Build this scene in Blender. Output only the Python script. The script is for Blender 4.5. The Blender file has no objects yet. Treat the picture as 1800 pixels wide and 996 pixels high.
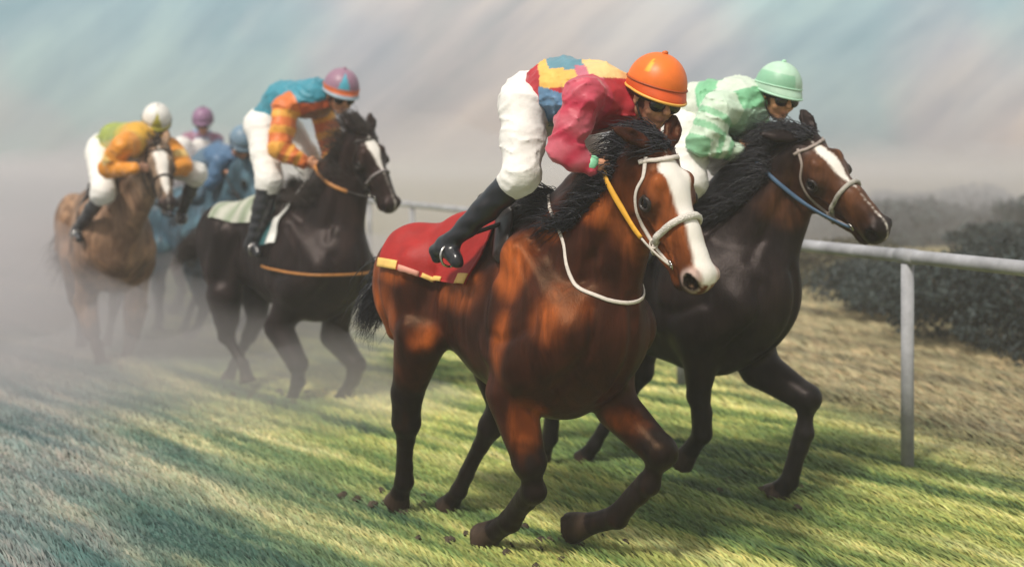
import bpy, math, random
import numpy as np
from mathutils import Vector

C = bpy.context.scene
COL = C.collection
rng = np.random.default_rng(7)
random.seed(7)
R = math.radians
F = 2250.0      # focal length in photo pixels (1800 wide)
CAMH = 1.736
HZ = 300.0      # horizon row

# ------------------------------------------------------------------ camera
cam_d = bpy.data.cameras.new('camera')
cam = bpy.data.objects.new('camera', cam_d); COL.objects.link(cam)
cam.location = (0, 0, CAMH); cam.rotation_euler = (R(90), 0, 0)
cam_d.sensor_width = 36; cam_d.lens = 36*F/1800
cam_d.shift_y = -(498-HZ)/1800
cam_d.clip_start = .05; cam_d.clip_end = 2000
cam_d.dof.use_dof = True; cam_d.dof.focus_distance = 5.4; cam_d.dof.aperture_fstop = 1.3
C.camera = cam
C.render.engine = 'CYCLES'
C.cycles.use_denoising = True
C.cycles.max_bounces = 6; C.cycles.volume_bounces = 1
C.cycles.volume_step_rate = 1.0
C.render.resolution_x = 1024; C.render.resolution_y = 566
C.view_settings.view_transform = 'Standard'; C.view_settings.look = 'None'
C.view_settings.exposure = 0.45; C.view_settings.gamma = 1.0

# ------------------------------------------------------------------ sky and sun
SUN_EL, SUN_AZ = R(52), R(215)       # azimuth clockwise from +Y
sdir = Vector((math.sin(SUN_AZ)*math.cos(SUN_EL), math.cos(SUN_AZ)*math.cos(SUN_EL), math.sin(SUN_EL)))
sun_d = bpy.data.lights.new('sun', 'SUN'); sun = bpy.data.objects.new('sun', sun_d); COL.objects.link(sun)
sun_d.energy = 2.6; sun_d.angle = R(8); sun_d.color = (1, .93, .83)
sun.rotation_euler = sdir.to_track_quat('Z', 'Y').to_euler()
SKYLOC = (4.4, 12, 7.9)
W = bpy.data.worlds.new('World'); C.world = W; W.use_nodes = True

def N(nt, t, **kw):
    n = nt.nodes.new(t)
    for k, v in kw.items():
        if k.startswith('i_'): n.inputs[k[2:].replace('_', ' ')].default_value = v
        else: setattr(n, k, v)
    return n

def ramp(nt, fac, stops, interp='LINEAR'):
    n = nt.nodes.new('ShaderNodeValToRGB'); n.color_ramp.interpolation = interp
    el = n.color_ramp.elements
    while len(el) < len(stops): el.new(.5)
    for e, (p, c) in zip(el, stops):
        e.position = p; e.color = (*c, 1) if len(c) == 3 else c
    nt.links.new(fac, n.inputs[0]); return n

def mixc(nt, fac, a, b, mode='MIX'):
    n = nt.nodes.new('ShaderNodeMix'); n.data_type = 'RGBA'; n.blend_type = mode
    for s, v in ((0, fac), (6, a), (7, b)):
        if isinstance(v, (int, float)): n.inputs[s].default_value = v
        elif isinstance(v, tuple): n.inputs[s].default_value = (*v[:3], 1)
        else: nt.links.new(v, n.inputs[s])
    return n.outputs[2]

nt = W.node_tree; nt.nodes.clear()
out = N(nt, 'ShaderNodeOutputWorld'); bg = N(nt, 'ShaderNodeBackground'); bg.inputs[1].default_value = .1
nt.links.new(bg.outputs[0], out.inputs[0])
sky = N(nt, 'ShaderNodeTexSky', sky_type='NISHITA', sun_disc=False, sun_elevation=SUN_EL, sun_rotation=SUN_AZ)
sky.air_density = 1.2; sky.dust_density = 2.0
tc = N(nt, 'ShaderNodeTexCoord')
rot = N(nt, 'ShaderNodeMapping'); rot.inputs['Rotation'].default_value = (0, R(42), 0)
nt.links.new(tc.outputs['Generated'], rot.inputs[0])
st = N(nt, 'ShaderNodeMapping'); st.inputs['Scale'].default_value = (3.0, 5, 11)
nt.links.new(rot.outputs[0], st.inputs[0])
n1 = N(nt, 'ShaderNodeTexNoise', i_Scale=1.1, i_Detail=5.0, i_Roughness=.6, i_Distortion=.5); nt.links.new(st.outputs[0], n1.inputs['Vector'])
m2 = N(nt, 'ShaderNodeMapping'); m2.inputs['Location'].default_value = SKYLOC; nt.links.new(tc.outputs['Generated'], m2.inputs[0])
n2 = N(nt, 'ShaderNodeTexNoise', i_Scale=2.6, i_Detail=3.0); nt.links.new(m2.outputs[0], n2.inputs['Vector'])
st3 = N(nt, 'ShaderNodeMapping'); st3.inputs['Scale'].default_value = (2.0, 5, 26); st3.inputs['Location'].default_value = (3, 1, 7)
nt.links.new(rot.outputs[0], st3.inputs[0])
n3 = N(nt, 'ShaderNodeTexNoise', i_Scale=1.4, i_Detail=6.0, i_Roughness=.65); nt.links.new(st3.outputs[0], n3.inputs['Vector'])
cl = ramp(nt, n1.outputs[0], [(.30, (3.5, 3.7, 3.7)), (.44, (4.7, 4.5, 4.35)), (.56, (5.7, 5.3, 4.75)), (.72, (6.2, 5.8, 5.2))])
tint = ramp(nt, n2.outputs[0], [(.41, (.66, .93, 1.0)), (.47, (.86, .91, .98)), (.52, (1.03, .99, .98)), (.62, (1.09, 1.02, .96))])
c1 = mixc(nt, 1.0, cl.outputs[0], tint.outputs[0], 'MULTIPLY')
fine = ramp(nt, n3.outputs[0], [(.35, (.86, .87, .9)), (.65, (1.1, 1.09, 1.07))])
c2 = mixc(nt, 1.0, c1, fine.outputs[0], 'MULTIPLY')
sx = N(nt, 'ShaderNodeSeparateXYZ'); nt.links.new(tc.outputs['Generated'], sx.inputs[0])
lowr = ramp(nt, sx.outputs[2], [(.0, (.74, .68, .69)), (.16, (1, 1, 1))])
c2 = mixc(nt, 1.0, c2, lowr.outputs[0], 'MULTIPLY')
skc = mixc(nt, .88, sky.outputs[0], c2)
nt.links.new(skc, bg.inputs[0])

GN = 300000
# ------------------------------------------------------------------ helpers
def vec(*a): return np.array(a, float)
def nrm(v): v = np.asarray(v, float); return v/np.linalg.norm(v)
def tag(o, label=None, cat=None, group=None, kind=None):
    for k, v in (('label', label), ('category', cat), ('group', group), ('kind', kind)):
        if v: o[k] = v
    return o

def empty(name, loc):
    o = bpy.data.objects.new(name, None); COL.objects.link(o); o.location = loc
    o.empty_display_size = .2; return o

def mk(name, V, Fc, mat, parent=None, col=None, smooth=True):
    """one mesh object from world-space vertices and faces (array of tris/quads, or lists)"""
    V = np.asarray(V, float).reshape(-1, 3)
    if parent is not None: V = V - np.array(world_of(parent))
    me = bpy.data.meshes.new(name)
    if isinstance(Fc, np.ndarray):
        k = Fc.shape[1]; n = len(Fc)
        me.vertices.add(len(V)); me.vertices.foreach_set('co', V.astype(np.float32).ravel())
        me.loops.add(n*k); me.loops.foreach_set('vertex_index', Fc.astype(np.int32).ravel())
        me.polygons.add(n); me.polygons.foreach_set('loop_start', np.arange(0, n*k, k, dtype=np.int32))
        me.update(calc_edges=True)
    else:
        me.from_pydata([tuple(v) for v in V], [], Fc)
    me.polygons.foreach_set('use_smooth', np.full(len(me.polygons), smooth))
    if col is not None:
        a = me.color_attributes.new('tone', 'FLOAT_COLOR', 'POINT')
        c = np.ones((len(V), 4), np.float32); c[:, :3] = col; a.data.foreach_set('color', c.ravel())
    me.materials.append(mat); me.update()
    o = bpy.data.objects.new(name, me); COL.objects.link(o)
    if parent is not None: o.parent = parent
    return o

def world_of(o):
    v = Vector((0, 0, 0))
    while o is not None: v += o.location; o = o.parent
    return v

def _hash(i, j, k, s):
    n = (i*374761393 + j*668265263 + k*2147483647 + s*974711).astype(np.int64) & 0xffffffff
    n = ((n ^ (n >> 13))*1274126177) & 0xffffffff
    return ((n ^ (n >> 16)) & 0xffff)/65535.0

def noise(P, scale=1.0, seed=0):
    P = np.asarray(P)*scale; I = np.floor(P).astype(np.int64); f = P-I; f = f*f*(3-2*f)
    r = 0
    for a in (0, 1):
        for b in (0, 1):
            for c in (0, 1):
                w = (f[..., 0] if a else 1-f[..., 0])*(f[..., 1] if b else 1-f[..., 1])*(f[..., 2] if c else 1-f[..., 2])
                r = r + w*_hash(I[..., 0]+a, I[..., 1]+b, I[..., 2]+c, seed)
    return r

def sst(a, b, x):
    t = np.clip((x-a)/(b-a), 0, 1); return t*t*(3-2*t)

class Field:
    """a smooth union of tapered limbs and ellipsoids, meshed as one continuous skin"""
    def __init__(s): s.p = []; s.disp = None
    def cone(s, a, b, ra, rb, k=.03, n=None, q=1.0, sub=False):
        a, b = np.asarray(a, float), np.asarray(b, float); r = max(ra, rb)
        s.p.append(('c', (a, b, ra, rb, None if n is None else nrm(n), q), k, sub, np.minimum(a, b)-r, np.maximum(a, b)+r)); return s
    def chain(s, pts, rad, k=.03, n=None, q=1.0):
        for i in range(len(pts)-1): s.cone(pts[i], pts[i+1], rad[i], rad[i+1], k, n, q)
        return s
    def ell(s, c, rad, ax=None, k=.03, sub=False):
        c = np.asarray(c, float); rad = np.asarray(rad, float)*np.ones(3); ax = np.eye(3) if ax is None else np.asarray(ax)
        e = np.sqrt(((ax.T*rad)**2).sum(1))
        s.p.append(('e', (c, rad, ax), k, sub, c-e, c+e)); return s
    def hoof(s, a, d, r0, r1, L, k=.012):
        a = np.asarray(a, float); d = nrm(d); b = a+d*L
        s.p.append(('h', (a, b, r0, r1, d), k, False, np.minimum(a, b)-r1, np.maximum(a, b)+r1)); return s
    @staticmethod
    def one(kind, pr, P):
        if kind == 'e':
            c, rad, ax = pr
            w = (P-c) @ ax.T
            k0 = np.sqrt(((w/rad)**2).sum(-1)); k1 = np.sqrt(((w/rad**2)**2).sum(-1))+1e-9
            return k0*(k0-1)/k1
        if kind == 'h':
            a, b, ra, rb, d = pr
            ba = b-a; t = np.clip(((P-a) @ ba)/(ba @ ba), 0, 1)
            w = P-a-t[..., None]*ba
            return np.maximum(np.sqrt((w*w).sum(-1))-(ra+(rb-ra)*t), (P-b) @ d)
        a, b, ra, rb, n, q = pr
        ba = b-a; t = np.clip(((P-a) @ ba)/(ba @ ba+1e-12), 0, 1)
        w = P-a-t[..., None]*ba; r = ra+(rb-ra)*t
        l = np.sqrt((w*w).sum(-1))
        if n is None: return l-r
        wn = w @ n; l2 = np.sqrt(l*l+wn*wn*(1/q**2-1))+1e-9
        return (l2-r)*(l/l2+1e-6)
    @staticmethod
    def comb(d, v, k, sub):
        if sub:
            v = -v; h = np.maximum(k-np.abs(d-v), 0)/k; return np.maximum(d, v)+h*h*k*.25
        h = np.maximum(k-np.abs(d-v), 0)/k; return np.minimum(d, v)-h*h*k*.25
    def eval(s, P):
        P = np.asarray(P, float); d = np.full(P.shape[:-1], 1e3)
        for kind, pr, k, sub, lo, hi in s.p: d = s.comb(d, s.one(kind, pr, P), k, sub)
        return d
    def grad(s, P, e=.004, val=False):
        P = np.asarray(P, float); off = np.concatenate([np.eye(3)*e, -np.eye(3)*e, np.zeros((1, 3))])
        v = s.eval(P[None]+off.reshape((7,)+(1,)*(P.ndim-1)+(3,)))
        g = np.moveaxis(v[:3]-v[3:6], 0, -1); g = g/(np.linalg.norm(g, axis=-1, keepdims=True)+1e-9)
        return (g, v[6]) if val else g
    def snap(s, P, off=.0, it=9):
        P = np.array(P, float)
        for _ in range(it):
            g, v = s.grad(P, val=True); P = P-g*np.clip(v-off, -.08, .08)[..., None]
        return P
    def mesh(s, h):
        lo = np.min([q[4] for q in s.p if not q[3]], 0)-3*h; hi = np.max([q[5] for q in s.p if not q[3]], 0)+3*h
        n = np.ceil((hi-lo)/h).astype(int)+1
        D = np.full(n, 1.0, np.float32)
        ax = [lo[i]+h*np.arange(n[i]) for i in range(3)]
        for kind, pr, k, sub, a, b in s.p:
            m = (0 if sub else k)+2.5*h
            i0 = np.clip(np.floor((a-m-lo)/h).astype(int), 0, n); i1 = np.clip(np.ceil((b+m-lo)/h).astype(int)+1, 0, n)
            sl = tuple(slice(i0[i], i1[i]) for i in range(3))
            G = np.stack(np.meshgrid(*[ax[i][sl[i]] for i in range(3)], indexing='ij'), -1)
            D[sl] = s.comb(D[sl], s.one(kind, pr, G), k, sub)
        if s.disp is not None:
            m = np.abs(D) < 5*h+.03
            idx = np.argwhere(m); P = lo+idx*h
            D[m] += s.disp(P)
        return nets(D, lo, h)

def nets(D, lo, h):
    n = np.array(D.shape)
    ins = D < 0
    c = [(i, j, k) for i in (0, 1) for j in (0, 1) for k in (0, 1)]
    cnt = sum(ins[i:n[0]-1+i, j:n[1]-1+j, k:n[2]-1+k].astype(np.int8) for i, j, k in c)
    act = (cnt > 0) & (cnt < 8)
    cells = np.argwhere(act)
    ID = np.full(act.shape, -1, np.int64); ID[act] = np.arange(len(cells))
    val = np.stack([D[cells[:, 0]+i, cells[:, 1]+j, cells[:, 2]+k] for i, j, k in c], 1)
    cp = np.array(c, float)
    S = np.zeros((len(cells), 3)); M = np.zeros(len(cells))
    for a in range(8):
        for b in range(a+1, 8):
            if np.abs(cp[a]-cp[b]).sum() != 1: continue
            va, vb = val[:, a], val[:, b]; m = (va < 0) != (vb < 0)
            t = va[m]/(va[m]-vb[m])
            S[m] += cp[a]+t[:, None]*(cp[b]-cp[a]); M[m] += 1
    V = lo+h*(cells+S/M[:, None])
    faces = []
    for ax in range(3):
        u, v = (ax+1) % 3, (ax+2) % 3
        A = [slice(None)]*3; B = [slice(None)]*3; A[ax] = slice(0, n[ax]-1); B[ax] = slice(1, n[ax])
        a, b = ins[tuple(A)], ins[tuple(B)]
        e = np.argwhere(a != b)
        e = e[(e[:, u] > 0) & (e[:, v] > 0) & (e[:, u] < n[u]-1) & (e[:, v] < n[v]-1)]
        fl = a[tuple(e.T)]
        q = []
        for du, dv in ((-1, -1), (0, -1), (0, 0), (-1, 0)):
            f = e.copy(); f[:, u] += du; f[:, v] += dv; q.append(ID[tuple(f.T)])
        q = np.stack(q, 1); q[~fl] = q[~fl][:, ::-1]
        faces.append(q)
    return V, np.concatenate(faces)

def tube(pts, rad, sides=8, up=None, flat=1.0, cap=True, sub=1):
    """swept tube; flat<1 squashes it along the given normals 'up'"""
    P = np.asarray(pts, float)
    if sub > 1: P, rad, up = spline(P, sub), spline(np.asarray(rad)*np.ones(len(pts)), sub), (None if up is None else spline(np.asarray(up), sub))
    n = len(P); rad = np.asarray(rad)*np.ones(n)
    T = np.gradient(P, axis=0); T /= np.linalg.norm(T, axis=1, keepdims=True)+1e-9
    if up is None:
        U = np.zeros_like(P); u = np.cross(T[0], [0.31, .2, .93]); 
        for i in range(n): u = u-T[i]*(u @ T[i]); u /= np.linalg.norm(u)+1e-9; U[i] = u
    else:
        U = np.asarray(up)-T*(np.asarray(up)*T).sum(1, keepdims=True); U /= np.linalg.norm(U, axis=1, keepdims=True)+1e-9
    B = np.cross(T, U)
    a = np.linspace(0, 2*np.pi, sides, endpoint=False)
    V = P[:, None]+rad[:, None, None]*(np.cos(a)[None, :, None]*B[:, None]+flat*np.sin(a)[None, :, None]*U[:, None])
    i = np.arange(n-1)[:, None]*sides; j = np.arange(sides)[None]; j2 = (j+1) % sides
    Q = np.stack([i+j, i+j2, i+sides+j2, i+sides+j], -1).reshape(-1, 4)
    V = V.reshape(-1, 3)
    if cap:
        V = np.concatenate([V, P[:1], P[-1:]]); c0, c1 = n*sides, n*sides+1
        k = np.arange(sides); k2 = (k+1) % sides
        Q = np.concatenate([Q, np.stack([k2, k, k*0+c0, k*0+c0], 1), np.stack([(n-1)*sides+k, (n-1)*sides+k2, k*0+c1, k*0+c1], 1)])
    return V, Q

def spline(P, sub):
    P = np.asarray(P, float); n = len(P); Q = np.concatenate([2*P[:1]-P[1:2], P, 2*P[-1:]-P[-2:-1]])
    o = []
    for i in range(n-1):
        p0, p1, p2, p3 = Q[i:i+4]
        for t in np.linspace(0, 1, sub, endpoint=False):
            o.append(.5*(2*p1+(p2-p0)*t+(2*p0-5*p1+4*p2-p3)*t*t+(3*p1-p0-3*p2+p3)*t**3))
    o.append(P[-1]); return np.array(o)

def fixq(Q):
    """quads that repeat a vertex become triangles: return python list"""
    return [tuple(dict.fromkeys(map(int, q))) for q in Q]

def join(parts):
    Vs, Fs, o = [], [], 0
    for V, Q in parts: Vs.append(V); Fs += [tuple(i+o for i in q) for q in fixq(Q)]; o += len(V)
    return np.concatenate(Vs), Fs

def hairs(roots, dirs, lens, rad=.0025, droop=.3, wind=None, seg=5, curl=.02):
    n = len(roots); t = np.linspace(0, 1, seg)[None, :, None]
    D = dirs/np.linalg.norm(dirs, axis=1, keepdims=True)
    wv = np.zeros((n, 3)) if wind is None else np.tile(wind, (n, 1))
    L = lens[:, None, None]
    P = roots[:, None]+D[:, None]*t*L+wv[:, None]*t**2*L+np.array([0, 0, -1.])*droop*t**2*L
    P += rng.normal(0, 1, (n, 1, 3))*curl*np.sin(t*3.1)+rng.normal(0, .35, (n, seg, 3))*curl*t
    T = np.gradient(P, axis=1); T /= np.linalg.norm(T, axis=2, keepdims=True)+1e-9
    U = np.cross(T, np.array([.3, .5, .81])); U /= np.linalg.norm(U, axis=2, keepdims=True)+1e-9; B = np.cross(T, U)
    r = (rad*(1-t**2*.92))
    V = np.stack([P+r*(math.cos(a)*U+math.sin(a)*B) for a in (0, 2.09, 4.19)], 2)   # n,seg,3,3
    base = np.arange(n)[:, None, None]*seg*3; s = np.arange(seg-1)[None, :, None]*3; k = np.arange(3)[None, None]; k2 = (k+1) % 3
    Q = np.stack([base+s+k, base+s+k2, base+s+3+k2, base+s+3+k], -1).reshape(-1, 4)
    return V.reshape(-1, 3), Q

# ------------------------------------------------------------------ materials
def mat(name, col=(.5, .5, .5), rough=.6, var=.25, nscale=18, bump=.3, bscale=60, vcol=False, sheen=0, spec=.4, coat=0, stretch=(1, 1, 1), metal=0, bdist=.004):
    m = bpy.data.materials.new(name); m.use_nodes = True; nt = m.node_tree; b = nt.nodes['Principled BSDF']
    b.inputs['Roughness'].default_value = rough; b.inputs['Specular IOR Level'].default_value = spec; b.inputs['Metallic'].default_value = metal
    if sheen: b.inputs['Sheen Weight'].default_value = sheen; b.inputs['Sheen Roughness'].default_value = .45
    if coat: b.inputs['Coat Weight'].default_value = coat; b.inputs['Coat Roughness'].default_value = .25
    tc = N(nt, 'ShaderNodeTexCoord'); mp = N(nt, 'ShaderNodeMapping'); mp.inputs['Scale'].default_value = stretch
    nt.links.new(tc.outputs['Object'], mp.inputs[0])
    n = N(nt, 'ShaderNodeTexNoise', i_Scale=nscale, i_Detail=5.0, i_Roughness=.6); nt.links.new(mp.outputs[0], n.inputs['Vector'])
    v = ramp(nt, n.outputs[0], [(.3, (1-var,)*3), (.7, (1+var,)*3)])
    if vcol:
        a = N(nt, 'ShaderNodeVertexColor', layer_name='tone'); src = a.outputs[0]
    else: src = (*col, 1)
    nt.links.new(mixc(nt, 1.0, src, v.outputs[0], 'MULTIPLY'), b.inputs['Base Color'])
    n2 = N(nt, 'ShaderNodeTexNoise', i_Scale=bscale, i_Detail=4.0); nt.links.new(mp.outputs[0], n2.inputs['Vector'])
    bp = N(nt, 'ShaderNodeBump', i_Strength=bump, i_Distance=bdist); nt.links.new(n2.outputs[0], bp.inputs['Height'])
    nt.links.new(bp.outputs[0], b.inputs['Normal'])
    return m

def coat_mat(name, rough=.42, lo=.55, hi=1.6, tint=(1, .60, .36)):
    """short hair coat: the vertex tone, broken by long streaks painted as sheen, and dapples of lighter and darker hair"""
    m = bpy.data.materials.new(name); m.use_nodes = True; nt = m.node_tree; b = nt.nodes['Principled BSDF']
    b.inputs['Roughness'].default_value = rough; b.inputs['Specular IOR Level'].default_value = .2; b.inputs['Specular Tint'].default_value = (*tint, 1)
    tc = N(nt, 'ShaderNodeTexCoord'); a = N(nt, 'ShaderNodeVertexColor', layer_name='tone')
    mp = N(nt, 'ShaderNodeMapping'); mp.inputs['Rotation'].default_value = (0, R(28), 0); mp.inputs['Scale'].default_value = (9, 9, 2.2)
    nt.links.new(tc.outputs['Object'], mp.inputs[0])
    n = N(nt, 'ShaderNodeTexNoise', i_Scale=1.3, i_Detail=6.0, i_Roughness=.62, i_Distortion=.8); nt.links.new(mp.outputs[0], n.inputs['Vector'])
    n0 = N(nt, 'ShaderNodeTexNoise', i_Scale=4.5, i_Detail=3.0); nt.links.new(tc.outputs['Object'], n0.inputs['Vector'])
    r1 = ramp(nt, n.outputs[0], [(.36, (lo, lo*.92, lo*.85)), (.52, (1, 1, 1)), (.68, (hi, hi*.95, hi*.85))])
    r0 = ramp(nt, n0.outputs[0], [(.35, (.6, .57, .55)), (.62, (1.25, 1.22, 1.2))])
    c = mixc(nt, 1.0, a.outputs[0], r1.outputs[0], 'MULTIPLY'); c = mixc(nt, 1.0, c, r0.outputs[0], 'MULTIPLY')
    nt.links.new(mixc(nt, a.outputs[1], a.outputs[0], c), b.inputs['Base Color'])
    mp2 = N(nt, 'ShaderNodeMapping'); mp2.inputs['Rotation'].default_value = (0, R(28), 0); mp2.inputs['Scale'].default_value = (150, 150, 22)
    nt.links.new(tc.outputs['Object'], mp2.inputs[0])
    n2 = N(nt, 'ShaderNodeTexNoise', i_Scale=1.0, i_Detail=4.0); nt.links.new(mp2.outputs[0], n2.inputs['Vector'])
    bp = N(nt, 'ShaderNodeBump', i_Strength=.4, i_Distance=.003); nt.links.new(n2.outputs[0], bp.inputs['Height'])
    bp2 = N(nt, 'ShaderNodeBump', i_Strength=.22, i_Distance=.012); nt.links.new(n.outputs[0], bp2.inputs['Height']); nt.links.new(bp.outputs[0], bp2.inputs['Normal'])
    nt.links.new(bp2.outputs[0], b.inputs['Normal'])
    return m

M = {}
M['coat'] = coat_mat('horse_coat')
M['coat_dark'] = coat_mat('dark_horse_coat', tint=(.85, .72, .70))
M['hair'] = mat('black_hair', (.012, .012, .018), .38, .5, 40, .2, 200, spec=.5)
M['hair_brown'] = mat('dark_brown_hair', (.022, .013, .010), .42, .5, 40, .2, 200, spec=.5)
M['eye'] = mat('eye_gloss', (.004, .003, .003), .08, .1, spec=.3, bump=0)
M['silk'] = mat('racing_silk', rough=.5, var=.14, nscale=9, bump=.5, bscale=14, vcol=True, sheen=.2, bdist=.012)
M['breeches'] = mat('white_breeches', (.80, .78, .74), .75, .05, 12, .5, 22, bdist=.012)
M['boot'] = mat('boot_leather', (.012, .013, .018), .28, .3, 30, .25, 40, spec=.55)
M['skin'] = mat('skin', (.30, .14, .085), .5, .2, 30, .15, 80, vcol=True)
M['helmet'] = mat('helmet_cover', rough=.42, var=.14, nscale=8, bump=.4, bscale=16, vcol=True, spec=.4)
M['dark'] = mat('dark_leather', (.02, .014, .012), .4, .3, 30, .3, 60)
M['goggle'] = mat('goggle_lens', (.012, .011, .013), .1, .1, bump=0, spec=.7)
M['strap_white'] = mat('pale_strap', (.66, .60, .54), .6, .15, 60, .5, 120)
M['fleece'] = mat('fleece', (.72, .68, .62), .85, .1, 60, 1.0, 160, bdist=.01)
M['metal'] = mat('ring_metal', (.6, .58, .55), .25, .15, metal=1)
M['cloth'] = mat('saddle_cloth', rough=.6, var=.16, nscale=11, bump=.5, bscale=16, vcol=True, bdist=.01)
M['orange_leather'] = mat('tan_rein', (.45, .19, .05), .45, .25, 30, .3, 60)
M['yellow_rein'] = mat('yellow_rein', (.78, .40, .04), .5, .12, 30, .3, 60)
M['blue_rein'] = mat('blue_rein', (.07, .13, .22), .5, .2, 30, .3, 60)
M['band'] = mat('wrist_band', (.25, .62, .38), .5, .1)

# ------------------------------------------------------------------ frames
class Frame:
    """a horse's own axes: origin under the withers, f forward, r to its right, z up"""
    def __init__(s, px, d, theta):
        s.o = vec((px-900)/F*d, d, 0); s.h = vec(math.cos(R(theta)), -math.sin(R(theta)), 0)
        s.r = vec(s.h[1], -s.h[0], 0)
    def L(s, f, r, z): return s.o+s.h*f+s.r*r+vec(0, 0, z)
    def J(s, px, py, r):
        d = (r+s.o @ s.r)/((px-900)/F*s.r[0]+s.r[1]); return at(px, py, d)
    def loc(s, P): w = np.asarray(P)-s.o; return w @ s.h, w @ s.r, w[..., 2]
def at(px, py, d): return vec((px-900)/F*d, d, CAMH-(py-HZ)/F*d)

# ------------------------------------------------------------------ horse
def head_axes(poll, muz, side):
    x = muz-poll; Ls = np.linalg.norm(x); x = x/Ls
    y = nrm(side-x*(side @ x)); z = np.cross(x, y)
    if z[2] < 0: z = -z
    return x, y, z, Ls

def build_horse(S):
    fr = S['frame']; Lc, J = fr.L, fr.J
    h = S.get('res', .012); lowres = S.get('low', False)
    fld = Field(); sc = S.get('bulk', 1.0)
    rr = fr.r
    dz = S.get('dz', 0.0)
    fs_, ws_ = S.get('fs', 1.0), S.get('ws', 1.0)
    def T(f, r, z): return Lc(f*fs_, r*ws_, z+dz)
    # trunk
    tr = S.get('trunk') or [(-.93, 1.22, .27), (-.6, 1.17, .30), (-.25, 1.11, .37), (.05, 1.07, .41), (.22, 1.10, .34)]
    fld.chain([T(f, 0, z) for f, z, r in tr], [r*sc for f, z, r in tr], .08, rr, .8)
    fld.chain([T(-1.06, 0, 1.22+S.get('cr', 0)*1.3), T(-.86, 0, 1.32+S.get('cr', 0)*1.3), T(-.62, 0, 1.41+S.get('cr', 0)), T(-.35, 0, 1.41), T(-.02, 0, 1.47), T(.15, 0, 1.42)], [.10, .13, .14, .13, .11, .13], .12)
    for s in (1, -1):
        fld.ell(T(-.92, .15*s, 1.25+S.get('cr', 0)), (.27, .17, .27), np.array([fr.h, rr, vec(0, 0, 1)]), .07)
        fld.ell(T(-.97, .13*s, 1.12), (.17, .13, .22), np.array([fr.h, rr, vec(0, 0, 1)]), .06)
        # shoulder blade, point of shoulder, upper arm
        fld.cone(T(.0, .2*s, 1.36), T(.33, .19*s, 1.05), .10, .12, .06)
        fld.cone(T(.33, .18*s, 1.05), T(.1, .24*s, .90), .12, .13, .06)
        fld.ell(T(.36, .11*s, 1.06), (.11, .12, .19), np.array([fr.h, rr, vec(0, 0, 1)]), .05)
        fld.cone(T(-.05, .27*s, 1.22), T(-.08, .3*s, .95), .05, .06, .06)
        fld.cone(T(-.1, .20*s, 1.38), T(.12, .25*s, 1.02), .06, .07, .03); fld.cone(T(.3, .24*s, 1.0), T(.02, .30*s, .93), .06, .055, .03)
        fld.cone(T(-.78, .24*s, 1.3), T(-.86, .28*s, 1.0), .07, .06, .03); fld.cone(T(-1.08, .16*s, 1.25), T(-1.02, .2*s, .95), .07, .05, .03)
        fld.cone(T(.16, .20*s, 1.25), T(.40, .10*s, 1.32), .05, .04, .03)
        fld.cone(T(-.62, .26*s, 1.25), T(-.66, .30*s, .95), .03, .03, .05, None, 1, True)
    low = Field()
    hooves = []
    for nm in ('hr', 'hl', 'fr', 'fl'):
        lg = S['legs'][nm]; pts = [np.asarray(p) for p, r in lg]; rad = [r for p, r in lg]
        nj = len(pts)
        # root of limb
        if nm[0] == 'h':
            s = 1 if nm[1] == 'r' else -1
            root = T(-.9, .15*s, 1.2)
            fld.cone(root, pts[0], .22, rad[0], .06, rr, .75)
        else:
            s = 1 if nm[1] == 'r' else -1
            root = T(.12, .2*s, .98)
            fld.cone(root, pts[0], .16, rad[0], .06, rr, .85)
        pl_, rl_ = [pts[0]], [rad[0]]
        for a in range(1, nj-1):
            if np.linalg.norm(pts[a]-pts[a-1]) > .13 and (nm[0] == 'h' and a == 3 or nm[0] == 'f' and a in (2, 3)):
                pl_ += [pts[a-1]*.7+pts[a]*.3, pts[a-1]*.25+pts[a]*.75]; mr = min(rad[a], rad[a-1]); rl_ += [mr*.86, mr*.78]
            pl_.append(pts[a]); rl_.append(rad[a])
        fld.chain(pl_, rl_, .02)
        # joint and tendon relief
        if nm[0] == 'h':
            kd = nrm(pts[1]-pts[2]); back = -fr.h
            fld.cone(pts[2]+back*rad[2]*.45+kd*.03, pts[2]+back*rad[2]*.3-kd*.03, rad[2]*.6, rad[2]*.45, .02)
            fld.cone(pts[2]+back*rad[2]*.5, pts[1]+back*rad[1]*.7, rad[2]*.35, .03, .03)
        else:
            fld.ell(pts[1], (rad[1]*.95,)*3, None, .02)
        for a, b in ((2, 3),) if nj > 4 else ():
            d = nrm(pts[b]-pts[a]); bk = nrm(-fr.h-d*(-fr.h @ d))
            fld.cone(pts[a]+bk*rad[3]*.6, pts[b]+bk*rad[3]*.5, rad[3]*.55, rad[3]*.5, .015)
        d = nrm(pts[-1]-pts[-2]); r = rad[-1]
        c0 = pts[-2]*.45+pts[-1]*.55
        fld.cone(pts[-2], c0, rad[-2]*.9, r*.8, .015)
        fld.hoof(c0, d, r*.84, r*1.25, max(.055, np.linalg.norm(pts[-1]-c0)), .01)
        low.chain(pts[1:], rad[1:], .02)
        hooves.append((c0, pts[-1], r*1.3, d))
    # head
    poll, muz = np.asarray(S['poll']), np.asarray(S['muz'])
    x, y, z, Ls = head_axes(poll, muz, S.get('side', rr))
    cs = S.get('cs', 1.0)
    ro = R(S.get('roll', 0)); y, z = y*math.cos(ro)-z*math.sin(ro), z*math.cos(ro)+y*math.sin(ro)
    def H(a, b, c): return poll+Ls*(a*x+cs*b*y+cs*c*z)
    A = np.array([x, y, z]); k = .03*Ls/.6
    def He(c, rad, kk=k, sub=False): fld.ell(H(*c), np.array(rad)*Ls*np.array((1, cs, cs)), A, kk, sub)
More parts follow.
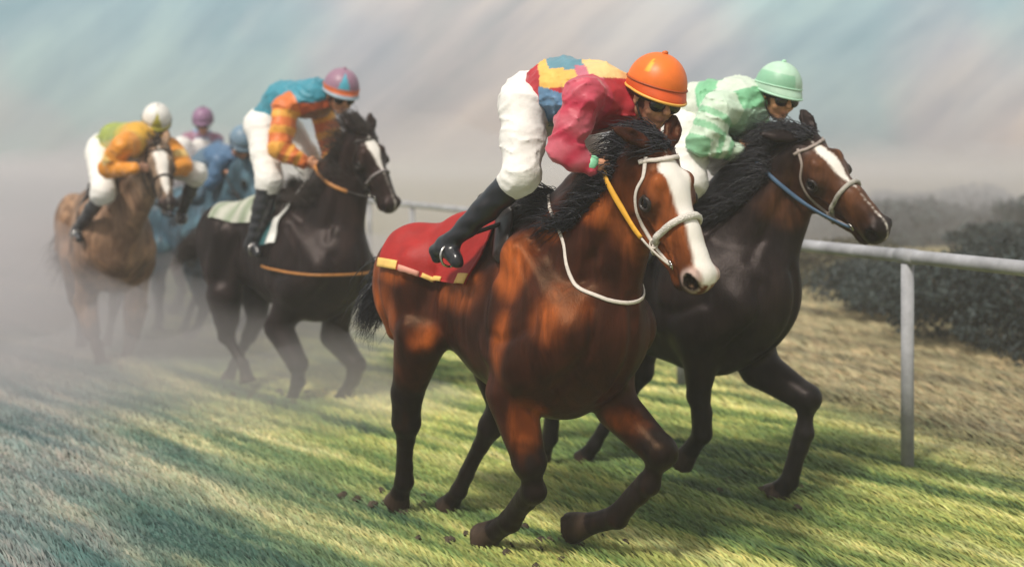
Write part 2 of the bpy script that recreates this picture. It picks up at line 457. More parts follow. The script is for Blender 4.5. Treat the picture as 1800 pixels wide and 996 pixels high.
    def Hc(a, b, ra, rb, kk=k, q=1.0, sub=False): fld.cone(H(*a), H(*b), ra*Ls*cs, rb*Ls*cs, kk, y, q, sub)
    # neck
    nb = T(.06, 0, 1.27); nr = S.get('neck', (.31, .25, .20, .165))
    n1 = H(.12, 0, -.20)-fr.h*.02
    mid = nb*.5+n1*.5+vec(0, 0, S.get('arch', .03))
    fld.chain([nb, nb*.6+mid*.4, mid, n1], [nr[0], nr[0]*.6+nr[1]*.4, nr[1], nr[3]], .07, rr, .58)
    fld.cone(H(.22, 0, -.3), T(.33, 0, 1.12), .085, .17, .08, rr, .8)
    for s in (1, -1):    # neck muscles
        fld.cone(H(.13, .12*s, -.2), T(.2, .12*s, 1.2), .05, .08, .05)
        fld.cone(H(.06, .07*s, -.12), T(.0, .13*s, 1.42), .06, .08, .05)
    Hc((.05, 0, -.15), (.34, 0, -.155), .135, .155, k, .95)
    Hc((.3, 0, -.16), (.62, 0, -.135), .155, .108, k, .82)
    Hc((.62, 0, -.135), (.9, 0, -.145), .108, .098, k, .8)
    for s in (1, -1):
        He((.27, .085*s, -.29), (.185, .062, .165))
        Hc((.33, .06*s, -.36), (.8, .015*s, -.255), .062, .045)
        He((.345, .128*s, -.085), (.085, .035, .032), k*.7)
        He((.40, .125*s, -.15), (.07, .04, .055), k*.6)
        Hc((.44, .118*s, -.205), (.62, .085*s, -.205), .018, .013, k*.5)
        Hc((.5, .06*s, -.10), (.8, .035*s, -.085), .03, .022, k*.6)
        He((.925, .066*s, -.125), (.055, .040, .058), k*.5)
        He((.30, .10*s, -.03), (.05, .04, .03), k)
        fld.chain([H(.325, .142*s, -.125), H(.365, .157*s, -.098), H(.42, .152*s, -.105), H(.445, .138*s, -.13)], [.010*Ls, .015*Ls, .014*Ls, .008*Ls], .010)
        fld.chain([H(.335, .145*s, -.155), H(.385, .150*s, -.172), H(.435, .140*s, -.158)], [.007*Ls, .010*Ls, .007*Ls], .010)
        Hc((.46, .10*s, -.13), (.60, .085*s, -.20), .012, .010, k*.4); Hc((.60, .085*s, -.20), (.80, .075*s, -.20), .010, .008, k*.4)
        fld.cone(H(.40, .15*s, -.33), H(.47, .125*s, -.22), .012*Ls, .01*Ls, .025, None, 1, True)
    He((.905, 0, -.165), (.092, .083, .100), k); He((.93, 0, -.20), (.06, .062, .05), k*.6)
    He((.86, 0, -.285), (.075, .056, .042), k*.6)
    # carving: nostrils, mouth line, eye sockets, hollow above the eye
    for s in (1, -1):
        fld.ell(H(.945, .105*s, -.135), np.array((.034, .05, .027))*Ls*S.get('nostril', 1), A, .008, True)
        fld.ell(H(.385, .172*s, -.135), np.array((.042, .026, .026))*Ls*cs, A, .006, True)
        fld.ell(H(.27, .165*s, -.08), np.array((.035, .02, .025))*Ls, A, .02, True)
        fld.ell(H(.55, .135*s, -.15), np.array((.07, .018, .02))*Ls, A, .03, True)
        fld.cone(H(.76, .09*s, -.238), H(.97, .02*s, -.243), .007*Ls, .007*Ls, .006, None, 1, True)
    # ears
    for s, e in zip((1, -1), S['ears']):
        e = np.asarray(e, float); e = nrm(e[0]*x+e[1]*y+e[2]*z); b0 = H(.04, .085*s, -.015)
        EL = .27*Ls*(1 if s > 0 else .72); on = nrm(np.cross(e, nrm(y*s*.5+x)))
        fld.chain([b0, b0+e*EL*.22, b0+e*EL*.5, b0+e*EL*.8, b0+e*EL], [.040*Ls, .056*Ls, .060*Ls, .036*Ls, .010*Ls], .012, on, .5)
        opn = nrm(np.cross(on, e)); opn = on if (on @ x) > 0 else -on
        fld.cone(b0+e*EL*.25+opn*.030*Ls, b0+e*EL*.78+opn*.022*Ls, .028*Ls, .012*Ls, .008, None, 1, True)
    amp = S.get('amp', .005)
    # muscle grooves laid along the skin (positive depth carves, negative raises a vein or rib)
    gr = []
    def groove(pts, w, dp):
        gr.append((spline(np.array(pts), 4), w, dp))
    if not lowres:
        for s in (1, -1):
            groove([T(-.10, .26*s, 1.46), T(-.13, .32*s, 1.2), T(-.08, .34*s, .96)], .030, .016)
            groove([T(.06, .28*s, 1.36), T(.2, .30*s, 1.2), T(.22, .30*s, 1.05)], .022, .012)
            groove([T(.18, .30*s, 1.05), T(.05, .34*s, 1.0), T(-.08, .34*s, 1.02)], .022, .014)
            groove([T(.42, .15*s, 1.15), T(.38, .19*s, .98), T(.26, .20*s, .84)], .022, .017)
            groove([H(.18, .12*s, -.36), (H(.18, .12*s, -.36)+T(.36, .13*s, 1.24))/2, T(.36, .13*s, 1.24)], .022, .014)
            groove([H(.02, .12*s, -.2), (H(.02, .12*s, -.2)+T(.12, .18*s, 1.38))/2, T(.12, .2*s, 1.38)], .024, .010)
            groove([T(-.60, .33*s, 1.25), T(-.66, .33*s, 1.1), T(-.70, .33*s, .95)], .045, .022)
            groove([T(-.80, .25*s, 1.38), T(-.76, .3*s, 1.2), T(-.74, .3*s, 1.05)], .024, .011)
            groove([T(-1.02, .24*s, 1.32), T(-1.0, .27*s, 1.1), T(-.94, .27*s, .88)], .024, .016)
            for i_ in range(5): groove([T(-.26-.075*i_, .36*s, 1.25), T(-.29-.075*i_, .37*s, 1.1), T(-.31-.075*i_, .35*s, .95)], .012, .005)
            groove([H(.36, .12*s, -.30), H(.46, .12*s, -.24), H(.58, .1*s, -.2)], .012, .006)
            groove([H(.50, .12*s, -.16), H(.62, .1*s, -.17), H(.78, .09*s, -.16)], .010, -.005)
            groove([H(.56, .1*s, -.2), H(.66, .1*s, -.13), H(.70, .08*s, -.10)], .007, -.004)
        groove([T(.45, 0, 1.2), T(.43, 0, 1.0), T(.34, 0, .78)], .024, .026)
    sn = fld.snap(np.concatenate([g_[0] for g_ in gr]), 0, 6) if gr else None; o_ = 0
    for k_, (L_, w, dp) in enumerate(gr): gr[k_] = (sn[o_:o_+len(L_)], w, dp); o_ += len(L_)
    def dsp(P):
        d_ = amp*(noise(P, 9, 3)-.5)+amp*.5*(noise(P, 22, 5)-.5)
        for L_, w, dp in gr:
            m = np.all((P > L_.min(0)-2.2*w) & (P < L_.max(0)+2.2*w), axis=-1); Q_ = P[m]
            if len(Q_) == 0: continue
            e = np.full(len(Q_), 9.)
            for a_, b_ in zip(L_[:-1], L_[1:]):
                ba = b_-a_; t_ = np.clip(((Q_-a_) @ ba)/(ba @ ba+1e-9), 0, 1); e = np.minimum(e, ((Q_-a_-t_[:, None]*ba)**2).sum(1))
            d_[m] += dp*np.exp(-e/w**2)
        return d_
    fld.disp = dsp
    V, Q = fld.mesh(h)
    # tones
    base = np.array(S['coat']); n = len(V); col = np.tile(base, (n, 1)).astype(float)
    f_, r_, z_ = fr.loc(V)
    q = (V-poll) @ A.T/Ls/np.array((1, cs, cs))
    wob = (noise(V, 25, 1)-.5)
    nv = noise(V, 3.4, 8)*.7+noise(V, 9, 9)*.3+S.get('pshift', 0)
    c2 = np.array(S['coat2']); w = sst(.42, .62, nv)[:, None]*S.get('patch', .8)
    if S.get('lit_spots'):      # highlights painted on hip, shoulder and forearm; the rest goes dark
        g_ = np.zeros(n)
        for c_, rd_ in S['lit_spots']:
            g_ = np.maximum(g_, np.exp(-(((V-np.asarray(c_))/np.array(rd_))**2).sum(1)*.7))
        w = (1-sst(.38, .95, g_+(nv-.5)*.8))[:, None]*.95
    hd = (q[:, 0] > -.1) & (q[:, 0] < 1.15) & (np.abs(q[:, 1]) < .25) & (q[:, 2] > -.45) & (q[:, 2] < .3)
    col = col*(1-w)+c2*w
    dl = low.eval(V)
    pt = np.array(S.get('points', (.012, .010, .011)))
    w = (1-sst(.0, .07, dl+wob*.06))[:, None]*S.get('pointw', 1); col = col*(1-w)+pt*w
    # head colours
    hc = np.array(S.get('headc', S['coat'])); w = (sst(-.2, .25, q[:, 0]+wob*.2)*sst(-.75, -.35, q[:, 2]+wob*.2)*sst(.5, .3, np.abs(q[:, 1]))*(q[:, 0] < 1.3))[:, None]*.8*(sst(.06, .34, q[:, 0])*sst(-.5, -.38, q[:, 2]) if S.get('hctight') else np.ones(n))[:, None]; col = col*(1-w)+hc*w
    mz = np.array(S.get('muzzlec', (.02, .014, .014))); w = (sst(.80, .93, q[:, 0]+wob*.1)*hd)[:, None]*S.get('muzw', .9); col = col*(1-w)+mz*w
    ey = np.exp(-(((q[:, 0]-.40)/.08)**2+((q[:, 2]+.15)/.075)**2))*(np.abs(q[:, 1]) > .07)
    w = (np.clip(ey*1.3, 0, 1)*hd)[:, None]*.9; col = col*(1-w)+np.array((.015, .01, .01))*w
    if S.get('blaze'):
        xs, ws, of = zip(*S['blaze'])
        bw = np.interp(q[:, 0], xs, ws, 0, 0); bo = np.interp(q[:, 0], xs, of)
        m = hd & (q[:, 2] > -.16)
        w = (sst(.012, -.008, np.abs(q[:, 1]-bo)-bw+wob*.018)*m)[:, None]; col = col*(1-w)+np.array(S.get('blazec', (.80, .76, .70)))*w
        flat = w[:, 0]
    else: flat = np.zeros(n)
    if S.get('snip'):
        w = (sst(.055, .0, np.abs(np.sqrt((q[:, 0]-.945)**2+(q[:, 2]+.14)**2)-.06)+wob*.03)*hd*(np.abs(q[:, 1]) > .04))[:, None]*.6
        col = col*(1-w)+np.array((.62, .5, .46))*w
        flat = np.maximum(flat, w[:, 0])
    w = (sst(.80, .90, q[:, 0]+wob*.08)*sst(-.175, -.225, q[:, 2]+wob*.04)*hd)[:, None]*.92; col = col*(1-w)+np.array((.028, .012, .010))*w; flat = flat*(1-w[:, 0])
    w = (sst(1.005, 1.03, q[:, 0]+wob*.02)*sst(-.08, -.13, q[:, 2])*hd)[:, None]*.8; col = col*(1-w)+np.array((.04, .018, .015))*w
    for s in (1, -1):
        dn = np.linalg.norm((q-np.array((.945, .10*s, -.135)))/(np.array((.036, .06, .030))*S.get('nostril', 1)), axis=1)
        w = (sst(1.15, .95, dn))[:, None]; col = col*(1-w)+np.array((.004, .003, .003))*w
    for c0, c1, r, d in hooves:
        t = (V-c0) @ d; w = ((np.linalg.norm(V-(c0+c1)/2, axis=1) < .12) & (t > .0))[:, None]*1.0
        col = col*(1-w)+np.array(S.get('hoofc', (.04, .028, .022)))*w
    base_pt = Vector(fr.o)
    root = empty(S['name'], base_pt); tag(root, S['label'], 'horse', 'racehorses galloping on the turf')
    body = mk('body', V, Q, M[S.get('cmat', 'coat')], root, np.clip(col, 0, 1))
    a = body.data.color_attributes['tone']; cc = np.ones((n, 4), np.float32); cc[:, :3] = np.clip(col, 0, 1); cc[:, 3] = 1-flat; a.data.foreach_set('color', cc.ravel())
    # eyes
    for s in (1, -1):
        c = H(.388, .131*s, -.133); Ve, Qe = ball(c, .036/.66*Ls, 16, (1.0, .86, .98), A); mk('eye', Ve, Qe, M['eye'], root)
        if not lowres:
            ang = np.linspace(0, 2*np.pi, 13)
            ring = np.array([H(.387+.044*math.cos(a), .168*s, -.134+.038*math.sin(a)+.006*math.cos(a)) for a in ang])
            ring = fld.snap(ring, .0)
            Vt, Qt = tube(ring, .008*Ls/.6, 6, sub=3); mk('eyelid', Vt, fixq(Qt), M['dark'], root)
    hm = M[S.get('hair', 'hair')]
    # mane
    nm_ = S.get('nmane', 900)
    crest = spline(np.array([T(.02, 0, 1.58), nb+vec(0, 0, .2)+fr.h*.03, mid+(H(0, 0, .2)-H(0, 0, -.2))*.32, H(-.02, 0, -.06)+fr.h*-.03, H(.06, 0, .0)]), 12)
    crest = fld.snap(crest, -.005); 
    t = rng.random(nm_)*(len(crest)-1.001); i = t.astype(int); fr_ = (t-i)[:, None]
    roots = crest[i]*(1-fr_)+crest[i+1]*fr_+rng.normal(0, .012, (nm_, 3))+rr*rng.normal(0, .015, nm_)[:, None]
    md = S.get('maned', (-.9, .25, .45))
    D = fr.h*md[0]+rr*md[1]+vec(0, 0, md[2]); D = D+rng.normal(0, .19, (nm_, 3))
    cl_ = np.round(t*1.6); D += np.stack([np.sin(cl_*3.1+j*2)*.16 for j in range(3)], 1)
    ln = S.get('manel', .17)*(rng.random(nm_)*.6+.6)
    Vh, Qh = hairs(roots, D, ln, .0022 if not lowres else .007, S.get('droop', .35), None, 6, .012); mk('mane', Vh, Qh, hm, root)
    nf = 160 if not lowres else 60   # forelock
    roots = H(.08, 0, .0)+rng.normal(0, 1, (nf, 3))*np.array([.012]*3)+y*rng.normal(0, .025, nf)[:, None]
    fd = S.get('fored', (-.7, .25, .5)); D = fr.h*fd[0]+rr*fd[1]+vec(0, 0, fd[2])+rng.normal(0, .22, (nf, 3))
    Vh, Qh = hairs(roots, D, .16*(rng.random(nf)*.6+.6), .0032 if not lowres else .006, .25, None, 6, .012); mk('forelock', Vh, Qh, hm, root)
    # tail
    ntl = 700 if not lowres else 260
    tb = S.get('tailb', T(-1.20, .04, 1.24)); roots = np.asarray(tb)+rng.normal(0, .018, (ntl, 3))
    td = S.get('taild', (-.8, .1, -.25)); D = fr.h*td[0]+rr*td[1]+vec(0, 0, td[2])+rng.normal(0, .16, (ntl, 3))
    Vh, Qh = hairs(roots, D, S.get('taill', .5)*(rng.random(ntl)*.6+.5), .004 if not lowres else .008, .55, None, 7, .03); mk('tail', Vh, Qh, hm, root)
    S.update(fld=fld, H=H, T=T, root=root, A=A, Ls=Ls, x=x, y=y, z=z)
    return root

def ball(c, r, n=12, sc=(1, 1, 1), ax=None):
    th = np.linspace(0, np.pi, n)[:, None]; ph = np.linspace(0, 2*np.pi, 2*n, endpoint=False)[None]
    P = np.stack([np.sin(th)*np.cos(ph), np.sin(th)*np.sin(ph), np.cos(th)+0*ph], -1)*np.array(sc)*r
    if ax is not None: P = P @ np.asarray(ax)
    m = 2*n; i = np.arange(n-1)[:, None]*m; j = np.arange(m)[None]; j2 = (j+1) % m
    return (P+np.asarray(c)).reshape(-1, 3), np.stack([i+j, i+m+j, i+m+j2, i+j2], -1).reshape(-1, 4)

def on_head(S, pts, off=.004, sub=5):
    P = np.array([S['H'](*p) for p in pts]); P = spline(P, sub); P = S['fld'].snap(P, off); return P, S['fld'].grad(P)

def bridle(S, mat_main, mat_nose, wn=.013, wm=.0085, ring=True, hand=None, reinm=None, rein2=None, headband=True):
    """cheek straps, browband, noseband, bit rings and reins, all laid on the head"""
    fld, H, Ls = S['fld'], S['H'], S['Ls']
    br = empty('bridle', Vector(H(.3, 0, 0))-world_of(S['root'])); br.parent = S['root']
    for s in (1, -1):
        P, G = on_head(S, [(.12, .12*s, -.03), (.22, .15*s, -.09), (.30, .165*s, -.19), (.45, .14*s, -.27), (.60, .10*s, -.275)], .003)
        V, Q = tube(P, wm, 8, G, .45); mk('cheek_strap', V, fixq(Q), mat_main, br)
        P, G = on_head(S, [(.60, .10*s, -.275), (.68, .09*s, -.262), (.77, .075*s, -.24)], .004)
        V, Q = tube(P, wm*.8, 8, G, .5); mk('bit_strap', V, fixq(Q), mat_main, br)
        for t_, rr_ in ((.60, .018), (.775, .020)):
            c, g = fld.snap(H(t_, .10*s, -.27 if t_ < .7 else -.238), .008), None
            g = fld.grad(c); u = nrm(np.cross(g, S['x'])); v = np.cross(g, u)
            a = np.linspace(0, 2*np.pi, 17); P = np.array([c+rr_*(math.cos(q)*u+math.sin(q)*v) for q in a])
            V, Q = tube(P, .0042, 6, np.tile(g, (17, 1)), 1); mk('bit_ring', V, fixq(Q), M['metal'] if t_ > .7 else mat_main, br)
    # throat lash behind jowl and chin strap
    P, G = on_head(S, [(.60, .10, -.27), (.63, .06, -.33), (.63, 0, -.36), (.63, -.06, -.33), (.60, -.10, -.27)], .004)
    V, Q = tube(P, wm*.8, 8, G, .5); mk('chin_strap', V, fixq(Q), mat_main, br)
    P, G = on_head(S, [(.60, .105, -.26), (.585, .12, -.18), (.575, .09, -.08), (.57, 0, -.03), (.575, -.09, -.08), (.585, -.12, -.18), (.60, -.105, -.26)], wn*.55, 6)
    V, Q = tube(P, wn, 10, G, .85); V = V+(noise(V, 130, 2)[:, None]-.5)*.004
    mk('noseband', V, fixq(Q), mat_nose, br)
    P, G = on_head(S, [(.13, .14, -.08), (.155, .11, .0), (.165, .05, .03), (.168, 0, .035), (.165, -.05, .03), (.155, -.11, .0), (.13, -.14, -.08)], .005, 6)
    V, Q = tube(P, wm*1.15, 8, G, .5); mk('browband', V, fixq(Q), mat_main, br)
    return br

def strap(S, parent, name, pts, rad, m, off=.004, sub=6, flat=.5, snap=True):
    P = spline(np.array(pts), sub)
    if snap: P = S['fld'].snap(P, off)
    G = S['fld'].grad(P) if snap else None
    V, Q = tube(P, rad, 8, G, flat if snap else 1.0); return mk(name, V, fixq(Q), m, parent)

def drape(S, f0, f1, a_front, a_back, off=.014, nu=44, nv=60, thick=.008, edge=None, zc=1.1):
    """a sheet laid over the back: f along the spine, angle from straight up to each side"""
    T = S['T']; fld = S['fld']; fr = S['frame']
    us = np.linspace(0, 1, nu); vs = np.linspace(-1, 1, nv)
    U, Vv = np.meshgrid(us, vs, indexing='ij')
    f = f0+(f1-f0)*U; ang = Vv*(a_front+(a_back-a_front)*U)
    if edge: f = f+edge(U, Vv)
    cen = fr.o+fr.h*f[..., None]+vec(0, 0, zc+S.get('dz', 0))
    d = fr.r*np.sin(ang)[..., None]+vec(0, 0, 1)*np.cos(ang)[..., None]
    t = np.full(f.shape, .02)
    # march outward from inside until outside the skin
    lo = np.zeros(f.shape); hi = np.full(f.shape, .75)
    for k in range(38):
        t = .75-(k+1)*.019; inside = fld.eval(cen+d*t) < off; hi = np.where(~inside & (hi == .75-k*.019), t, hi)
    P = cen+d*hi[..., None]
    P = fld.snap(P, off+.005*np.sin(f*31+ang*4)+.010*noise(P*np.array([1, 1, .6]), 9, 44), 3)
    G = fld.grad(P)
    for _ in range(3):
        P[1:-1, 1:-1] = .5*P[1:-1, 1:-1]+.125*(P[2:, 1:-1]+P[:-2, 1:-1]+P[1:-1, 2:]+P[1:-1, :-2])
    P2 = P-G*thick
    i = np.arange(nu-1)[:, None]*nv; j = np.arange(nv-1)[None]
    q = np.stack([i+j, i+nv+j, i+nv+j+1, i+j+1], -1).reshape(-1, 4); o = nu*nv
    Q = [q[:, ::-1], q+o]
    ring = list(range(nv)) + [r*nv+nv-1 for r in range(1, nu)] + [(nu-1)*nv+c for c in range(nv-2, -1, -1)] + [r*nv for r in range(nu-2, 0, -1)]
    ring = np.array(ring); r2 = np.roll(ring, -1); Q.append(np.stack([ring, r2, r2+o, ring+o], 1))
    return np.concatenate([P.reshape(-1, 3), P2.reshape(-1, 3)]), np.concatenate(Q), P, G, U, Vv

def saddle(S):
    T = S['T']; fld = Field(); fr = S['frame']; ax = np.array([fr.h, fr.r, vec(0, 0, 1)])
    fld.ell(T(-.22, 0, 1.575), (.21, .15, .035), ax, .03); fld.ell(T(-.40, 0, 1.60), (.06, .13, .05), ax, .03); fld.ell(T(-.05, 0, 1.61), (.05, .06, .05), ax, .03)
    for s in (1, -1):
        fld.cone(T(-.16, .17*s, 1.52), T(-.08, .27*s, 1.38), .07, .06, .03, fr.h*0+fr.r, .3)
    V, Q = fld.mesh(.012); mk('saddle', V, Q, M['dark'], S['root'])

# ------------------------------------------------------------------ jockey
def build_jockey(K):
    fr = K['frame']; J, L = fr.J, fr.L; g = K['j']; res = K.get('res', .009)
    up = vec(0, 0, 1)
    def mir(p): f, r, z = fr.loc(p); return L(f, -r, z)
    def P(n, s):
        if s < 0 and n+'_l' in g: return np.asarray(g[n+'_l'])
        p = np.asarray(g[n]); return p if s > 0 else mir(p)
    pel, mid_, che = (np.asarray(g[n]) for n in ('pelvis', 'mid', 'chest'))
    hc = np.asarray(g['head']); fw = nrm(K['fw']); u = nrm(up-fw*(up @ fw)+fr.r*K.get('tilt', 0)); u = nrm(u-fw*(u @ fw)); sd = np.cross(fw, u)
    A = np.array([fw, sd, u]); hs = K.get('hs', 1.0)
    root = empty('person', Vector(pel)); tag(root, K['label'], 'jockey', 'jockeys riding in the race')
    rs = K.get('rs', 1.0)
    # ---- body (skin): one continuous figure
    b = Field()
    b.chain([pel, mid_, che], [.11*rs, .105*rs, .12*rs], .05)
    neck0 = che*.75+(P('shoulder', 1)+P('shoulder', -1))*.125
    b.cone(neck0, hc-u*.05*hs-fw*.02*hs, .06, .05, .03)
    def He(c, r, k=.015, sub=False): b.ell(hc+hs*(c[0]*fw+c[1]*sd+c[2]*u), np.array(r)*hs, A, k, sub)
    He((-.01, 0, .03), (.098, .078, .10)); He((.035, 0, -.05), (.06, .055, .065)); He((.065, 0, -.1), (.026, .026, .02))
    b.cone(hc+hs*(.09*fw+.015*u), hc+hs*(.115*fw-.03*u), .011*hs, .017*hs, .012)
    He((.082, 0, -.072), (.02, .027, .010), .008); He((.08, 0, .012), (.03, .06, .02), .015)
    for s in (1, -1):
        He((.065, .043*s, -.035), (.03, .025, .028), .02); He((-.005, .083*s, -.01), (.018, .011, .032), .008)
        He((.095, .032*s, .0), (.018, .022, .014), .008, True)
    b.cone(hc+hs*(.112*fw-.02*sd-.072*u), hc+hs*(.112*fw+.02*sd-.072*u), .005*hs, .005*hs, .005, None, 1, True)
    for s in (1, -1):
        sh, el, wr, hd = P('shoulder', s), P('elbow', s), P('wrist', s), P('hand', s)
        b.cone(che, sh, .11*rs, .06*rs, .05); b.chain([sh, el, wr], [.055*rs, .045*rs, .027*rs], .02)
        hip, kn, an, toe, heel_ = P('hip', s), P('knee', s), P('ankle', s), P('toe', s), P('heel', s)
        b.cone(pel, hip, .11*rs, .1*rs, .05); b.chain([hip, kn, an], [.095*rs, .055*rs, .03*rs], .03); b.cone(an, an*.4+heel_*.4+toe*.2, .025, .02, .02)
        # hand: palm, four curled fingers, thumb
        d = nrm(hd-wr); n = nrm(np.cross(d, fr.r*s)); lat = nrm(np.cross(d, n)) # lat across palm
        lat = nrm(fr.r*s-d*(d @ (fr.r*s))); n = nrm(np.cross(d, lat)); n = n if n[2] < 0 else -n
        pc = wr+d*.048
        b.cone(wr, wr+d*.03, .026, .028, .015)
        b.ell(pc, (.045, .020, .038), np.array([d, lat, np.cross(d, lat)]), .012)
        w = np.cross(d, lat); w = w if w[2] > 0 else -w
        for i in range(4):
            o = w*(.027-.018*i); fl = (.03, .034, .032, .026)[i]
            k0 = pc+o+d*.036; k1 = k0+d*fl*.75+lat*.012; k2 = k1-lat*fl*1.0+d*.002; k3 = k2-lat*.004-d*fl*.75
            b.chain([k0, k1, k2, k3], [.0105, .0098, .009, .008], .004)
        t0 = pc+w*.022-lat*.012-d*.01; t1 = t0+w*.024-lat*.012+d*.022; t2 = t1+d*.026-w*.008
        b.chain([t0, t1, t2], [.013, .0105, .009], .006)
    V, Q = b.mesh(res*.85)
    sk = np.array(K.get('skin', (.46, .22, .13))); col = np.tile(sk, (len(V), 1))*1.25; q = (V-hc) @ A.T/hs
    w = (np.exp(-((q[:, 2]+.072)/.011)**2-(q[:, 1]/.03)**2)*(q[:, 0] > .05)*(np.abs(q[:, 2]) < .2))[:, None]*.6; col = col*(1-w)+np.array((.28, .06, .05))*w
    hairm = ((q[:, 0] < .03) & (q[:, 2] > -.05) & (np.linalg.norm(q, axis=1) < .16) & (np.linalg.norm(q-np.array((0, 0, 0)), axis=1) < .16) & (np.abs(q[:, 1]) < .082))[:, None]*.85
    col = col*(1-hairm)+np.array((.02, .013, .01))*hairm
    mk('body', V, Q, M['skin'], root, col)
    # ---- jersey
    j = Field(); i_ = .022*rs
    tq = K.get('tors', (.125, .135, .15))
    j.chain([pel*.93+mid_*.07, mid_, che], [tq[0], tq[1], tq[2]], .05)
    j.cone(neck0, neck0*.45+(hc-u*.07*hs)*.55, .085, .062, .03)
    for s in (1, -1):
        sh, el, wr = P('shoulder', s), P('elbow', s), P('wrist', s)
        j.cone(che, sh, .12*rs, .085*rs, .05)
        a = K.get('arm', (.076, .060, .055, .038))
        j.chain([sh, sh*.5+el*.5, el, el*.5+wr*.5, wr], [a[0], a[0]*.97, a[1], a[2], a[3]], .02)
    fold = K.get('fold', 1.0)
    def dj(Pp):
        wv = np.stack([noise(Pp, 6, 61), noise(Pp, 6, 62), noise(Pp, 6, 63)], -1)*.12; Pw = Pp+wv
        r1 = (1-np.abs(2*noise(Pw*np.array([1, 1, 1.7]), 10, 11)-1))**5; r2 = (1-np.abs(2*noise(Pw*np.array([1.2, 1, 2.0]), 21, 12)-1))**4
        return fold*(.007*(noise(Pp, 6, 4)-.5)-.014*r1-.005*r2+.004)
    j.disp = dj
    V, Q = j.mesh(res); mk('jersey', V, Q, M['silk'], root, K['pattern'](V, P, fr, che, pel))
    # cuffs
    for s in (1, -1):
        el, wr = P('elbow', s), P('wrist', s); d = nrm(wr-el)
        Vt, Qt = tube([wr-d*.02, wr-d*.005, wr+d*.012, wr+d*.022], [.040, .043, .040, .030], 14); mk('cuff', Vt, fixq(Qt), K.get('cuffm', M['band']), root)
    # ---- breeches
    w_ = Field(); lr = K.get('leg', (.115, .098, .085))
    w_.cone(pel, pel*.95+mid_*.05, .125*rs, .12*rs, .04)
    for s in (1, -1):
        hip, kn, an = P('hip', s), P('knee', s), P('ankle', s)
        w_.cone(pel, hip, .13*rs, lr[0], .05); w_.chain([hip, hip*.5+kn*.5, kn, kn*.9+an*.1], [lr[0], lr[1], lr[2], lr[2]*.9], .03)
    def dw(Pp):
        Pw = Pp+np.stack([noise(Pp, 5, 71), noise(Pp, 5, 72), noise(Pp, 5, 73)], -1)*.10
        return .003*(noise(Pp*np.array([1, 1, 1.3]), 5, 21)-.5)-.009*(1-np.abs(2*noise(Pw*np.array([1, 1, 2.6]), 8, 22)-1))**5-.002*(1-np.abs(2*noise(Pw*np.array([1, 1, 2.5]), 20, 23)-1))**3-.003
    w_.disp = dw
    V, Q = w_.mesh(res); mk('breeches', V, Q, K.get('breem', M['breeches']), root)
    # ---- boots
    for s in (1, -1):
        bt = Field(); kn, an, toe, heel = P('knee', s), P('ankle', s), P('toe', s), P('heel', s)
        br_ = K.get('boot', (.068, .062, .043)); a0 = kn*.88+an*.12
        bt.chain([a0, a0*.6+an*.4, an], br_, .02); bt.cone(an, heel, .042, .038, .02); bt.cone(an*.5+heel*.5, toe, .042, .032, .025)
        bt.cone(heel+vec(0, 0, -.01), heel+vec(0, 0, -.03), .03, .028, .01)
        bt.disp = lambda Pp: .006*(noise(Pp, 20, 6)-.5)+.004*np.sin(Pp[..., 2]*90)*noise(Pp, 9, 4)
        V, Q = bt.mesh(res*.9); bo = mk('boot', V, Q, M['boot'], root)
        # stirrup iron hanging under the ball of the foot
        c = heel*.35+toe*.65; fd = nrm(toe-heel); lt = nrm(np.cross(fd, up)); 
        ring = np.array([c+lt*.048*math.sin(a)*(1 if abs(a) < 2.2 else 1.1)+up*(-.042+.06*(math.cos(a)*.5+.5)*1.6) for a in np.linspace(-math.pi, math.pi, 25)])
        Vt, Qt = tube(ring, .006, 8); st_ = mk('stirrup_iron', Vt, fixq(Qt), M['metal'], K['horse']['root'])
        top = K['horse']['T'](-.15, .2*s, 1.5)
        Vt, Qt = tube(spline([top, (top+ring[12])/2+fr.r*s*.03, ring[12]], 5), .01, 6); mk('stirrup_leather', Vt, fixq(Qt), M['dark'], K['horse']['root'])
    # ---- helmet
    nu, nv = 26, 64
    th = np.linspace(0, 1, nu)[:, None]; ph = np.linspace(0, 2*np.pi, nv, endpoint=False)[None]
    a = th*R(104); rad_ = np.sin(a); zz = np.cos(a)
    ex = .142*hs*K.get('hw', 1); ey = .124*hs*K.get('hw', 1); ez = .135*hs
    X = rad_*np.cos(ph)*ex; Y = rad_*np.sin(ph)*ey; Z = zz*ez+0*ph
    fl = sst(.84, 1.0, th)*(.001+.028*np.clip(np.cos(ph), 0, 1)**1.3)*hs
    X = X+fl*np.cos(ph); Y = Y+fl*np.sin(ph)*.6; Z = Z-sst(.86, 1, th)*.012*np.clip(np.cos(ph), 0, 1)
    c = hc+u*.058*hs-fw*.010
    Vh = (c+X[..., None]*fw+Y[..., None]*sd+Z[..., None]*u)
    # inner shell gives the rim its thickness
    Vi = (c+(X*.93)[..., None]*fw+(Y*.93)[..., None]*sd+(Z*.92-.002)[..., None]*u)
    i = np.arange(nu-1)[:, None]*nv; jj = np.arange(nv)[None]; j2 = (jj+1) % nv
    q1 = np.stack([i+jj, i+nv+jj, i+nv+j2, i+j2], -1).reshape(-1, 4); o = nu*nv
    l = (nu-1)*nv; q3 = np.stack([l+jj[0], o+l+jj[0], o+l+j2[0], l+j2[0]], 1)
    Qh = np.concatenate([q1, q1[:, ::-1]+o, q3])
    ph_ = np.tile(ph, (nu, 1)); th_ = np.tile(th, (1, nv))
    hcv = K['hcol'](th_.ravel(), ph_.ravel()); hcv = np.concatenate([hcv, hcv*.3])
    he = mk('helmet', np.concatenate([Vh.reshape(-1, 3), Vi.reshape(-1, 3)]), Qh, M['helmet'], root, hcv)
